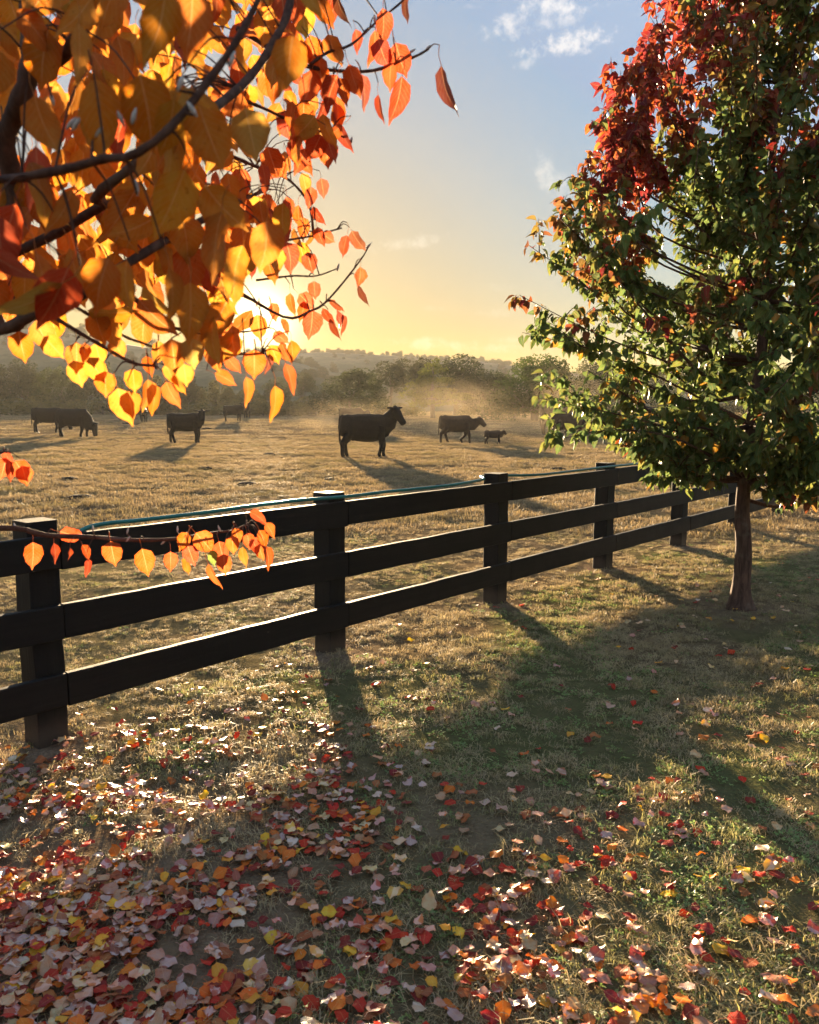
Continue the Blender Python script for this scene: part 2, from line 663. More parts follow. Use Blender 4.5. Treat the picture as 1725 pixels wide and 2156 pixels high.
def simple(name, c0, c1, scale, rough, spec=.3, bstr=.3, bdist=.01):
    m, t, out = new_mat(name)
    co = t.node('ShaderNodeTexCoord').outputs['Object']
    n = t.noise(co, scale, 5, .6)
    p = principled(t, t.mix(t.smooth(n, .3, .7), c0, c1), rough, spec, n, bstr, bdist)
    t.l.new(p.outputs[0], out.inputs[0])
    return m


M_HOSE = simple('teal_hose_plastic', (.006, .11, .10), (.009, .14, .125), 14, .35, .4, .05, .001)
M_COAT = simple('black_cattle_coat', (.004, .0035, .003), (.009, .0075, .0065), 9, .7, .1, .5, .02)
M_COATB = simple('brown_cattle_coat', (.022, .013, .009), (.040, .024, .015), 6, .75, .15, .4, .02)
M_HOOF = simple('hoof_horn', (.02, .017, .015), (.04, .034, .03), 20, .5)
M_DUNG = simple('dried_dung', (.016, .012, .009), (.05, .038, .026), 18, .95, .1, .8, .02)


def ground_material():
    m, t, out = new_mat('dry_pasture_soil')
    pos = t.node('ShaderNodeNewGeometry').outputs['Position']
    mask = t.attr('col')
    s = t.node('ShaderNodeSeparateColor')
    t.put(s.inputs[0], mask)
    green, soil = s.outputs[0], s.outputs[1]
    nA = t.noise(pos, .9, 6, .62)
    nB = t.noise(pos, 7.0, 6, .65)
    nC = t.noise(pos, 60.0, 4, .65)
    straw = t.ramp(nB, [(.25, (.09, .064, .038)), (.5, (.18, .13, .075)), (.75, (.28, .21, .12))])
    straw = t.mix(t.math('MULTIPLY', t.smooth(nC, .42, .6), .55), straw, (.065, .044, .026))
    straw = t.mix(t.math('MULTIPLY', t.smooth(nA, .5, .75), .45), straw, (.15, .12, .055))
    gr = t.ramp(nC, [(.3, (.05, .055, .022)), (.7, (.12, .14, .05))])
    so = t.ramp(nC, [(.3, (.12, .085, .055)), (.55, (.21, .15, .10)), (.75, (.30, .225, .155))])
    c = t.mix(t.math('MULTIPLY', green, .85), straw, gr)
    c = t.mix(soil, c, so)
    h = t.math('ADD', t.math('MULTIPLY', nB, 1.0), t.math('MULTIPLY', nC, .35))
    p = principled(t, c, 1.0, .0, h, 1.0, .07)
    t.l.new(p.outputs[0], out.inputs[0])
    return m


M_GROUND = ground_material()


def foliage_material(name, hue):
    m, t, out = new_mat(name)
    pos = t.node('ShaderNodeNewGeometry').outputs['Position']
    base = t.attr('col')
    oi = t.node('ShaderNodeObjectInfo')
    n = t.noise(pos, 1.3, 4, .6)
    c = t.mix(t.smooth(n, .35, .7), base, t.mix(1.0, base, hue, 'MULTIPLY'))
    c = t.mix(1.0, c, oi.outputs['Color'], 'MULTIPLY')
    dif = t.node('ShaderNodeBsdfDiffuse')
    tr = t.node('ShaderNodeBsdfTranslucent')
    t.put(dif.inputs[0], c)
    t.put(tr.inputs[0], c)
    ms = t.node('ShaderNodeMixShader')
    ms.inputs[0].default_value = .35
    t.l.new(dif.outputs[0], ms.inputs[1])
    t.l.new(tr.outputs[0], ms.inputs[2])
    t.l.new(ms.outputs[0], out.inputs[0])
    return m


M_FOL = foliage_material('tree_foliage', (1.5, 1.3, .8))

# ------------------------------------------------------------------ ground sheet
def build_ground():
    front = np.linspace(R(-42), R(42), 400)
    back = np.linspace(R(42), R(318), 72)[1:-1]
    ang = np.concatenate([front, back])
    na = len(ang)
    rr = [0.35]
    while rr[-1] < 45:
        rr.append(rr[-1] * 1.019)
    while rr[-1] < 640:
        rr.append(rr[-1] * 1.06)
    rr = np.array(rr)
    A, RR = np.meshgrid(ang, rr)
    X = (RR * np.sin(A)).ravel()
    Y = (RR * np.cos(A)).ravel()
    Z = terrain(X, Y)
    co = np.stack([X, Y, Z], 1)
    co = np.vstack([co, [[0, 0, tz(0, 0)]]])
    nr = len(rr)
    i = np.arange(nr - 1)[:, None] * na
    j = np.arange(na)[None, :]
    j2 = (j + 1) % na
    q = np.stack([i + j, i + j2, i + na + j2, i + na + j], -1)[..., ::-1].reshape(-1)
    cols = np.zeros((len(co), 3), np.float32)
    cols[:, 0] = greenmask(co[:, 0], co[:, 1])
    cols[:, 1] = soilmask(co[:, 0], co[:, 1])
    o = big_mesh('ground', co, q, 4, M_GROUND, True, None, cols)
    # the small disc under the photographer
    cap = [(float(co[k][0]), float(co[k][1]), float(co[k][2])) for k in range(na)]
    tag(o, kind='structure')
    bm = bmesh.new()
    bm.from_mesh(o.data)
    bm.verts.ensure_lookup_table()
    c = bm.verts[len(co) - 1]
    for k in range(na):
        bm.faces.new((bm.verts[k], c, bm.verts[(k + 1) % na]))
    bmesh.ops.recalc_face_normals(bm, faces=bm.faces)
    bm.to_mesh(o.data)
    bm.free()
    return o


build_ground()

# ------------------------------------------------------------------ fence
def box_data(x0, x1, y0, y1, z0, z1, nx=1, bev=.004, rng=None, wob=0.0):
    """board along x with chamfered long edges"""
    prof = [(y0 + bev, z0), (y1 - bev, z0), (y1, z0 + bev), (y1, z1 - bev), (y1 - bev, z1), (y0 + bev, z1), (y0, z1 - bev), (y0, z0 + bev)]
    v, f = [], []
    for i in range(nx + 1):
        x = x0 + (x1 - x0) * i / nx
        dz = (rng.uniform(-wob, wob) if rng is not None and 0 < i < nx else 0)
        dy = (rng.uniform(-wob, wob) if rng is not None and 0 < i < nx else 0)
        for (y, z) in prof:
            v.append(Vector((x, y + dy, z + dz + (rng.uniform(-wob, wob) * .35 if rng is not None else 0))))
    n = 8
    for i in range(nx):
        for k in range(n):
            f.append((i * n + k, (i + 1) * n + k, (i + 1) * n + (k + 1) % n, i * n + (k + 1) % n))
    f.append(tuple(range(n)))
    f.append(tuple(nx * n + k for k in range(n - 1, -1, -1)))
    return v, f


def fix_normals(o):
    bm = bmesh.new()
    bm.from_mesh(o.data)
    bmesh.ops.recalc_face_normals(bm, faces=bm.faces)
    bm.to_mesh(o.data)
    bm.free()


FANG = math.atan2(FDIR.y, FDIR.x)
PW = .145
RT = .035
PTOP = 1.04


def build_fence():
    rng = np.random.RandomState(3)
    p0 = fpost(0)
    root = empty('post_and_rail_fence', (p0.x, p0.y, 0), FANG)
    tag(root, 'black stained timber post and rail fence running away from lower left to the right', 'fence')
    sp = (fpost(1) - fpost(0)).length
    # local frame: x along the fence, -y towards the camera side
    for i in range(-3, 15):
        p = fpost(i)
        gz = tz(p.x, p.y)
        hgt = PTOP + float(macro(p.x, p.y)) + rng.uniform(-.008, .008)
        # a post along local x of its own mesh so that grain runs up the post
        v, f = box_data(gz - .12, hgt, -PW / 2, PW / 2, -PW / 2, PW / 2, 10, .006, rng, .0025)
        o = mesh_obj('post', v, f, M_WOOD, root, False)
        fix_normals(o)
        o.location = (i * sp, 0, 0)
        o.rotation_euler = (rng.uniform(-.03, .03), -pi / 2 + rng.uniform(-.008, .008), rng.uniform(-.012, .012))
        for (z0, z1) in ((.165, .322), (.492, .650), (.822, .980)):
            a = i * sp + (PW / 2 + rng.uniform(-.012, -.004))
            b = (i + 1) * sp + (PW / 2 + rng.uniform(-.016, -.014))
            gm = float(macro(p.x, p.y))
            v, f = box_data(a, b, -PW / 2 - RT - .004 - rng.uniform(0, .004), -PW / 2 - .004, z0 + rng.uniform(-.006, .004) + gm, z1 + rng.uniform(-.004, .006) + gm, 14, .004, rng, .0016)
            o = mesh_obj('rail', v, f, M_WOOD, root, False)
            fix_normals(o)
    # hose along the top rail
    return root, sp


fence, SP = build_fence()


def fl(s, off, z):
    """point at s metres along the fence, off towards the camera, height z"""
    p0 = fpost(0)
    p = p0 + FDIR * s + FNEAR * off
    return Vector((p.x, p.y, z))


def build_hose():
    yr = PW / 2 + .018            # above the rail
    yf = PW / 2 + RT + .018       # in front of the posts, on the rail face top corner
    pts = []
    spec = [(0.12, PW / 2 - .03, .90), (0.2, PW / 2 - .005, .975), (0.32, yr - .01, .993), (0.5, yr, .992), (0.9, yr, .994), (1.2, yr - .002, 1.000), (1.55, yr, 1.003),
            (1.80, yr + .004, .997), (2.0, yr + .004, .994), (2.3, yr, .996), (2.7, yr, .992), (3.1, yr, .992),
            (3.5, yr - .055, 1.000), (3.66, -PW / 2 - .02, 1.005), (3.82, -PW / 2 - .02, 1.005), (4.0, yr - .07, .999), (4.3, yr, .993), (4.8, yr, .993),
            (5.3, yr, .996), (5.62, yr + .004, .996), (6.0, yr, .994), (6.8, yr, .992), (7.6, yr, .994), (8.6, yr, .992)]
    sc = SP / 1.87
    pts = [fl(s * sc, o, z + .011) for s, o, z in spec]
    sp_ = spline(pts, 150)
    v, f = tube_data(sp_, [.011] * len(sp_), 10)
    o = mesh_obj('garden_hose', v, f, M_HOSE, None, True)
    tag(o, 'long teal green garden hose lying along the top rail of the black fence', 'hose')


build_hose()

# ------------------------------------------------------------------ leaves
def leaf_template(L=.06, W=.052, rows=7, fold=.22, curl=.25, tipcurl=.0, wav=.0, petiole=.025, half_cols=2, serr=0.0, seed=0):
    """leaf from its petiole: origin is where the stalk meets the twig; blade extends along +Y, normal +Z.
    returns verts, faces(list), uvs"""
    rng = np.random.RandomState(seed)
    v, f, uv = [], [], []
    tt = .35 * np.linspace(0, 1, rows + 1) + .65 * np.sin(np.linspace(0, 1, rows + 1) * pi / 2)
    tt[-1] = 1.0
    nc = half_cols * 2 + 1
    rows_idx = []
    for i, t in enumerate(tt):
        w = (math.sin(pi * min(1, t ** .84)) ** .58 if 0 < t < 1 else 0) * (1 - .14 * t)
        if t > .9 and t < 1:
            w *= .68
        idx = []
        if w == 0:
            idx = [len(v)]
            z = curl * (t * t) * L + tipcurl * t ** 3 * L
            v.append(Vector((0, (t if t < 1 else 1.12) * L, -z)))
            uv.append((.5, t))
        else:
            se = 1 + serr * (1 if i % 2 else -1)
            for c in range(nc):
                s = (c - half_cols) / half_cols
                x = s * w * W / 2 * (se if abs(s) == 1 else 1)
                z = fold * abs(x) - curl * t * t * L - tipcurl * t ** 3 * L + wav * L * math.sin(t * 9 + seed) * s * s * (1 if s > 0 else -1)
                z -= .9 * curl * x * x / W
                idx.append(len(v))
                v.append(Vector((x, t * L, z)))
                uv.append((.5 + s / 2, t))
        rows_idx.append(idx)
    for a, b in zip(rows_idx[:-1], rows_idx[1:]):
        if len(a) == 1:
            for k in range(len(b) - 1):
                f.append((a[0], b[k + 1], b[k]))
        elif len(b) == 1:
            for k in range(len(a) - 1):
                f.append((a[k], a[k + 1], b[0]))
        else:
            for k in range(len(a) - 1):
                f.append((a[k], a[k + 1], b[k + 1], b[k]))
    if petiole > 0:
        for p in v:
            p.y += petiole
        pts = [Vector((0, 0, 0)), Vector((0, petiole * .5, .12 * petiole)), Vector((0, petiole * 1.05, 0))]
        r = max(.0007, L * .010)
        pv, pf = tube_data(pts, [r * 1.3, r * .9, r], 3, False)
        o = len(v)
        v += pv
        uv += [(.5, .0)] * len(pv)
        f += [tuple(i + o for i in q) for q in pf]
    return v, f, uv


def tri_template(tpl):
    v, f, uv = tpl
    tris = []
    for q in f:
        for k in range(1, len(q) - 1):
            tris.append((q[0], q[k], q[k + 1]))
    return np.array([tuple(p) for p in v]), np.array(tris), np.array(uv)


def join_leaves(name, tpls, mats4, idx, cols, mat, parent=None):
    """mats4: list of 4x4 arrays"""
    mats4 = np.asarray(mats4)
    idx = np.asarray(idx)
    cols = np.asarray(cols)
    co_all, tri_all, uv_all, col_all = [], [], [], []
    base = 0
    for ti, (v, tr, uv) in enumerate(tpls):
        sel = np.where(idx == ti)[0]
        if len(sel) == 0:
            continue
        M = mats4[sel]
        co = np.einsum('nij,vj->nvi', M[:, :3, :3], v) + M[:, None, :3, 3]
        n, k = len(sel), len(v)
        tri = (tr[None] + (np.arange(n) * k)[:, None, None]).reshape(-1, 3) + base
        co_all.append(co.reshape(-1, 3))
        tri_all.append(tri)
        uv_all.append(np.tile(uv, (n, 1)))
        col_all.append(np.repeat(cols[sel], k, 0))
        base += n * k
    return big_mesh(name, np.vstack(co_all), np.vstack(tri_all).ravel(), 3, mat, True, np.vstack(uv_all), np.vstack(col_all), parent)


def frame(direction, normal_hint, roll=0.0):
    """matrix whose Y is direction, Z close to the normal hint"""
    y = Vector(direction).normalized()
    n = Vector(normal_hint)
    z = n - y * n.dot(y)
    if z.length < 1e-4:
        z = y.orthogonal()
    z.normalize()
    x = y.cross(z)
    m = Matrix((x, y, z)).transposed()
    return m @ Matrix.Rotation(roll, 3, 'Y')


def m4(rot, loc, s=1.0):
    m = (rot * s).to_4x4()
    m.translation = Vector(loc)
    return m


def mesh_from_tpl(name, tpl, mat):
    v, f, uv = tpl
    me = bpy.data.meshes.new(name)
    me.from_pydata([tuple(p) for p in v], [], f)
    fin(me, mat, True, uv)
    return me


# ================================================================== cattle
def loft(stations):
    """stations: (centre, half_height, half_width, tangent) -> closed tube"""
    pts = [s[0] for s in stations]
    v, f = [], []
    n = len(pts)
    S = 14
    for i, (c, hh, hw) in enumerate(stations):
        c = Vector(c)
        t = (Vector(pts[min(i + 1, n - 1)]) - Vector(pts[max(i - 1, 0)])).normalized()
        side_ = t.cross(Vector((0, 0, 1)))
        if side_.length < .2:
            side_ = Vector((0, -1, 0))
        side_.normalize()
        up = side_.cross(t).normalized()
        for k in range(S):
            th = 2 * pi * k / S
            ct, st = math.cos(th), math.sin(th)
            ex = .85
            v.append(c + side_ * (math.copysign(abs(ct) ** ex, ct) * hw) + up * (math.copysign(abs(st) ** ex, st) * hh))
    for i in range(n - 1):
        for k in range(S):
            k2 = (k + 1) % S
            f.append((i * S + k, i * S + k2, (i + 1) * S + k2, (i + 1) * S + k))
    f.append(tuple(range(S - 1, -1, -1)))
    f.append(tuple((n - 1) * S + k for k in range(S)))
    return v, f


def make_bovine(name, loc, heading, legs=((0, 0), (0, 0), (0, 0), (0, 0)), poll=(.90, 0, 1.46), muzzle=(1.14, 0, 1.10), scale=1.0, mat=None, calf=False, bulk=1.0, tail_swing=0.0, label='', group=None, cat='cow', voxel=.022, neck_low=False, belly=1.0):
    a = Acc()
    b = bulk
    zs = 1.0
    body = [((-.835, 0, 1.04), .20, .10), ((-.80, 0, 1.035), .30, .19), ((-.70, 0, 1.02), .345 * b, .24 * b), ((-.50, 0, .985), .375 * b, .28 * b),
            ((-.28, 0, .96), .395 * b * belly, .31 * b), ((-.05, 0, .945), .405 * b * belly, .33 * b), ((.18, 0, .945), .405 * b * belly, .315 * b), ((.38, 0, .96), .395 * b, .275 * b),
            ((.52, 0, .99), .365 * b, .23 * b), ((.63, 0, 1.01), .30 * b, .17 * b), ((.71, 0, 1.02), .16, .10)]
    a.add(loft(body))
    P, Mz = Vector(poll), Vector(muzzle)
    hd = (Mz - P).normalized()
    s0 = Vector((.42, 0, .98))
    back = P - hd * .02 + Vector((0, 0, -.06))
    mid = s0.lerp(back, .62) + Vector((0, 0, -.05))
    nk = [(s0, .36, .22), (s0.lerp(mid, .5) + Vector((0, 0, -.04)), .335, .20), (mid + Vector((.0, 0, -.09)), .29, .165), (mid.lerp(back, .5) + Vector((0, 0, -.05)), .225, .14), (back + Vector((0, 0, -.05)), .18, .12), (back.lerp(P + hd * .14, .7), .16, .115)]
    a.add(loft(nk))
    hl = (Mz - P).length / .46
    hst = [(P - hd * .06 * hl, .08, .08), (P - hd * .02 * hl, .14, .12), (P + hd * .08 * hl, .165, .13), (P + hd * .18 * hl, .155, .12), (P + hd * .30 * hl, .122, .098),
           (P + hd * .40 * hl, .108, .092), (P + hd * .48 * hl, .106, .09), (P + hd * .52 * hl, .09, .075)]
    a.add(loft(hst))
    # dewlap / brisket
    a.add(loft([((.34, 0, .74), .12, .12), ((.48, 0, .73), .15, .12), ((.59, 0, .80), .15, .10), ((.66, 0, .95), .12, .09)]))
    # withers and hip ridge
    a.add(loft([((-.3, 0, 1.30), .03, .08), ((.0, 0, 1.30), .045, .09), ((.38, 0, 1.325), .05, .09), ((.62, 0, 1.30), .05, .08)]))
    a.add(loft([((-.78, 0, 1.24), .05, .06), ((-.6, 0, 1.33), .05, .13), ((-.4, 0, 1.31), .04, .1)]))
    # ears
    sd = hd.cross(Vector((0, 0, 1)))
    if sd.length < .25:
        sd = Vector((0, -1, 0))
    sd.normalize()
    ub = sd.cross(hd).normalized()
    for s in (-1, 1):
        e0 = P + sd * s * .07 - hd * .0 + ub * .03
        e1 = P + sd * s * .19 - hd * .04 + ub * .05
        e2 = P + sd * s * .34 - hd * .03 + ub * .06
        a.add(tube_data([e0, e0.lerp(e1, .6), e1, e2], [.045, (.085, .04), (.09, .04), (.035, .026)], 10))
    # poll knob
    a.add(tube_data([P - hd * .05 + ub * .03, P - hd * .04 + ub * .13], [.08, .035], 10))
    # legs
    LZ = .17
    hoofs = []
    for k, (fxx, lift) in enumerate(legs):
        s = 1 if k % 2 == 0 else -1
        if k < 2:   # front
            bx = .50
            foot = Vector((bx + fxx, s * (LZ - .02), lift))
            sh = Vector((bx - .02, s * .15, 1.0))
            el = Vector((bx - .03 + fxx * .10, s * .175, .72))
            kn = Vector((bx + .015 + fxx * .55 + (lift * .9), s * LZ, .385 + lift * .55))
            fe = foot + Vector((-.03 - lift * .8, 0, .13 + lift * .05))
            a.add(tube_data([sh, el, el.lerp(kn, .5), kn, kn.lerp(fe, .5), fe, foot + Vector((0, 0, .05))],
                            [(.19, .11), (.15, .105), .10, .078, .058, .060, .062], 10))
        else:
            bx = -.62
            foot = Vector((bx + fxx, s * (LZ), lift))
            hp = Vector((bx + .06, s * .14, 1.02))
            stf = Vector((bx + .12 + fxx * .15, s * .18, .74))
            hk = Vector((bx - .075 + fxx * .62 - lift * .3, s * LZ, .47 + lift * .5))
            fe = foot + Vector((-.035 - lift * .6, 0, .13))
            a.add(tube_data([hp, hp.lerp(stf, .6), stf, stf.lerp(hk, .55), hk, hk.lerp(fe, .4), fe, foot + Vector((0, 0, .05))],
                            [(.19, .13), (.20, .13), (.185, .115), .125, .086, .064, .062, .064], 10))
        hoofs.append(tube_data([foot + Vector((-.015, 0, .075)), foot + Vector((0, 0, .03)), foot + Vector((.012, 0, -.01))], [.047, .057, .062], 10))
    # tail
    sw = tail_swing
    a.add(tube_data([(-.72, 0, 1.34), (-.825, 0, 1.28), (-.86 - sw * .2, sw * .2, 1.0), (-.85 - sw * .5, sw * .3, .75), (-.83 - sw * .8, sw * .4, .58), (-.82 - sw, sw * .4, .40)],
                    [.05, .036, .026, .024, .042, .02], 8))
    if not calf:
        a.add(loft([((-.52, 0, .66), .06, .07), ((-.42, 0, .62), .09, .1), ((-.3, 0, .66), .06, .08)]))
    me0 = bpy.data.meshes.new('tmp_body')
    me0.from_pydata([tuple(p) for p in a.v], [], a.f)
    o0 = bpy.data.objects.new('tmp_body', me0)
    COL.objects.link(o0)
    md = o0.modifiers.new('r', 'REMESH')
    md.mode = 'VOXEL'
    md.voxel_size = voxel
    sm = o0.modifiers.new('s', 'SMOOTH')
    sm.factor = .5
    sm.iterations = 5
    dg = bpy.context.evaluated_depsgraph_get()
    me = bpy.data.meshes.new_from_object(o0.evaluated_get(dg))
    bpy.data.objects.remove(o0)
    bpy.data.meshes.remove(me0)
    me.name = 'body'
    me.materials.clear()
    me.materials.append(mat or M_COAT)
    me.shade_smooth()
    root = empty(name, (loc[0], loc[1], loc[2] - .005), heading)
    root.scale = (scale,) * 3
    link(bpy.data.objects.new('body', me), root)
    for h in hoofs:
        mesh_obj('hoof', h[0], h[1], M_HOOF, root, True)
    # eyes
    for s in (-1, 1):
        c = P + hd * .14 + sd * s * .098 + ub * .03
        bm = bmesh.new()
        bmesh.ops.create_icosphere(bm, subdivisions=1, radius=.018, matrix=Matrix.Translation(c))
        em = bpy.data.meshes.new('eye')
        bm.to_mesh(em)
        bm.free()
        em.materials.append(M_HOOF)
        em.shade_smooth()
        link(bpy.data.objects.new('eye', em), root)
    tag(root, label, cat, group)
    return root


HERD = 'cattle standing and walking in the dry paddock'


def place(px, py_feet, h_px):
    """from the feet row and the apparent back height (1.38 m cow) choose the distance"""
    depth = 1.38 * F / h_px
    p = at(px, py_feet, depth)
    return Vector((p.x, p.y, tz(p.x, p.y)))


def cow(name, px, pyf, hpx, yaw, **kw):
    g = ground(px, pyf)
    sc = kw.pop('size', None)
    # true scale from distance
    if sc is None:
        sc = hpx * g.y / F / 1.375
    print(name, px, 'dist %.1f scale %.2f' % (g.y, sc))
    return make_bovine(name, g, yaw, scale=sc, **kw)


cow('cow', 772, 964, 92, R(4), legs=((.06, 0), (-.08, 0), (.02, 0), (-.10, 0)), poll=(.88, -.0, 1.51), muzzle=(1.13, -.26, 1.12), bulk=1.02, belly=1.08,
    label='large black cow in sharp silhouette, nearest to the fence, head raised looking right', group=HERD, voxel=.018)
cow('cow', 393, 933, 64, R(-2), legs=((.02, 0), (.0, 0), (-.12, 0), (.16, 0)), poll=(.80, -.14, 1.40), muzzle=(.88, -.42, 1.04), bulk=1.03,
    label='black cow standing alone left of centre with its head turned to the viewer', group=HERD, voxel=.02)
cow('cow', 158, 921, 61, R(-4), legs=((.04, 0), (-.12, 0), (-.14, 0), (.12, 0)), poll=(.98, -.05, .62), muzzle=(1.05, -.10, .14), bulk=1.05,
    label='black cow grazing with its muzzle on the ground in front of another grazer', group=HERD, voxel=.02)
cow('cow', 104, 912, 54, R(6), legs=((.04, 0), (-.08, 0), (-.14, 0), (.10, 0)), poll=(1.02, .05, .70), muzzle=(1.12, 0, .26), tail_swing=.05,
    label='black cow at the far left, its head hidden behind the grazing one', group=HERD, voxel=.024)
cow('cow', 303, 889, 31, R(-78), legs=((.0, 0), (.05, 0), (-.05, 0), (.02, 0)), poll=(.88, 0, 1.5), muzzle=(1.12, 0, 1.2),
    label='black cow facing the viewer end-on beyond the low hanging orange leaves', group=HERD, voxel=.03)
cow('cow', 492, 887, 34, R(-6), legs=((.04, 0), (-.06, 0), (-.1, 0), (.06, 0)), poll=(.88, -.1, 1.44), muzzle=(.98, -.40, 1.18),
    label='small looking distant black cow standing side-on under the sun', group=HERD, voxel=.03)
cow('cow', 521, 881, 28, R(-70), legs=((.0, 0), (.03, 0), (-.05, 0), (.02, 0)), poll=(.88, 0, 1.5), muzzle=(1.12, 0, 1.2),
    label='distant black cow peeping out behind the rump of the small side-on one', group=HERD, voxel=.03)
cow('cow', 742, 903, 44, R(-5), legs=((.1, 0), (-.1, 0), (-.14, 0), (.10, 0)), poll=(1.0, 0, 1.10), muzzle=(1.20, 0, .80), mat=M_COATB,
    label='brown cow veiled in dust behind the large black one', group=HERD, voxel=.026)
cow('cow', 962, 934, 60, R(3), legs=((-.24, .05), (.12, 0), (.22, 0), (-.14, 0)), poll=(1.04, -.02, 1.17), muzzle=(1.33, -.10, .88), mat=M_COATB, bulk=1.0, tail_swing=.06,
    label='dark brown cow walking right through the dust behind a calf', group=HERD, voxel=.02)
cow('calf', 1039, 936, 31, R(3), legs=((.16, 0), (-.12, .0), (.12, 0), (-.14, 0)), poll=(.92, -.02, 1.28), muzzle=(1.16, -.05, 1.0), mat=M_COATB, bulk=.82, calf=True, tail_swing=.04, cat='calf',
    label='small brown calf trotting ahead of the cow in the dust', voxel=.03)
cow('cow', 1198, 932, 66, R(2), legs=((.1, 0), (-.1, 0), (.12, 0), (-.16, 0)), poll=(1.02, 0, 1.25), muzzle=(1.28, 0, .95), mat=M_COATB,
    label='brown cow in thick dust half behind the lowest branches of the green tree', group=HERD, voxel=.026)
cow('cow', 1172, 916, 60, R(12), legs=((.1, 0), (-.1, 0), (.02, 0), (-.06, 0)), poll=(.98, 0, 1.4), muzzle=(1.22, 0, 1.1), mat=M_COATB,
    label='brown cow whose hindquarters show in the dust left of the branch tips', group=HERD, voxel=.026)
cow('cow', 1385, 912, 56, R(4), legs=((.1, 0), (-.1, 0), (.12, 0), (-.1, 0)), poll=(1.02, 0, 1.2), muzzle=(1.26, 0, .9), mat=M_COATB,
    label='brown cow glimpsed through the leaves of the green tree', group=HERD, voxel=.026)

# ------------------------------------------------------------------ dung pats
def dung(px, py, s):
    g = ground(px, py)
    bm = bmesh.new()
    bmesh.ops.create_icosphere(bm, subdivisions=3, radius=1)
    rr = np.random.RandomState(int(px))
    for vtx in bm.verts:
        n = float(fbm(vtx.co.x * 1.6 + px, vtx.co.y * 1.6 + py, 77, 3))
        k = .6 + n * .8
        vtx.co.x *= k
        vtx.co.y *= k
        vtx.co.z *= .30 * (.5 + n)
    me = bpy.data.meshes.new('dung_pat')
    bm.to_mesh(me)
    bm.free()
    me.materials.append(M_DUNG)
    me.shade_smooth()
    o = link(bpy.data.objects.new('dung_pat', me))
    o.location = (g.x, g.y, g.z + .01)
    o.scale = (s, s * .8, s)
    tag(o, 'dark dried dung pat lying on the straw coloured pasture', 'dung', 'dung pats scattered over the paddock')


for (x, y, s) in ((196, 948, .22), (174, 959, .16), (148, 1012, .20), (525, 1024, .24), (430, 989, .2), (466, 991, .14), (238, 926, .2), (294, 926, .2), (565, 959, .22), (437, 903, .3), (168, 1050, .2),
                  (268, 892, .3), (935, 1026, .2), (948, 975, .2), (1005, 1040, .2), (1175, 990, .22), (700, 1010, .18), (600, 1050, .14), (330, 1030, .14), (820, 1075, .15), (1390, 1015, .22)):
    dung(x, y, s * 1.0)

# ================================================================== background trees
def crown_mesh(seed, lobes, nfaces, fs=.34, hue=((.045, .055, .022), (.075, .085, .035)), droop=0.0, shell=.55):
    """crown of many leaf clumps. lobes: (x,y,z,rx,ry,rz)"""
    rng = np.random.RandomState(seed)
    L = np.array(lobes, float)
    vol = L[:, 3] * L[:, 4] * L[:, 5]
    pk = rng.choice(len(L), nfaces, p=vol ** .8 / (vol ** .8).sum())
    d = rng.normal(size=(nfaces, 3))
    d /= np.linalg.norm(d, axis=1)[:, None]
    rad = rng.uniform(0, 1, nfaces) ** (1 / 3.0) * (1 - shell) + shell * (1 + rng.normal(0, .09, nfaces))
    rad = np.clip(rad, .1, 1.15)
    c = L[pk, :3] + d * rad[:, None] * L[pk, 3:6]
    # break the surface up with clumps
    q = fbm(c[:, 0] * 1.3 + c[:, 2] * .9 + seed, c[:, 1] * 1.3 - c[:, 2] * .7, seed, 3)
    keep = q > .40
    c, d, pk, q = c[keep], d[keep], pk[keep], q[keep]
    n = len(c)
    a = rng.normal(size=(n, 3))
    a[:, 2] -= droop * 2.5
    a /= np.linalg.norm(a, axis=1)[:, None]
    b = np.cross(a, d + rng.normal(0, .5, (n, 3)))
    b /= (np.linalg.norm(b, axis=1)[:, None] + 1e-6)
    s = fs * rng.uniform(.5, 1.25, n)[:, None]
    v0 = c - a * s * .5
    v1 = c + b * s * .38 + a * s * .05
    v2 = c + a * s * .6
    v3 = c - b * s * .34 - a * s * .08
    co = np.stack([v0, v1, v2, v3], 1).reshape(-1, 3)
    idx = np.arange(n * 4)
    h0, h1 = np.array(hue[0]), np.array(hue[1])
    lobe_t = rng.uniform(0, 1, len(L))[pk]
    t = np.clip(lobe_t * .5 + rng.uniform(0, .5, n), 0, 1)[:, None]
    col = np.repeat(h0 * (1 - t) + h1 * t, 4, 0)
    me = bpy.data.meshes.new('crown')
    me.vertices.add(len(co))
    me.vertices.foreach_set('co', co.astype(np.float32).ravel())
    me.loops.add(len(idx))
    me.loops.foreach_set('vertex_index', idx.astype(np.int32))
    me.polygons.add(n)
    me.polygons.foreach_set('loop_start', np.arange(0, n * 4, 4, dtype=np.int32))
    me.update(calc_edges=True)
    fin(me, M_FOL, False, None, col)
    return me


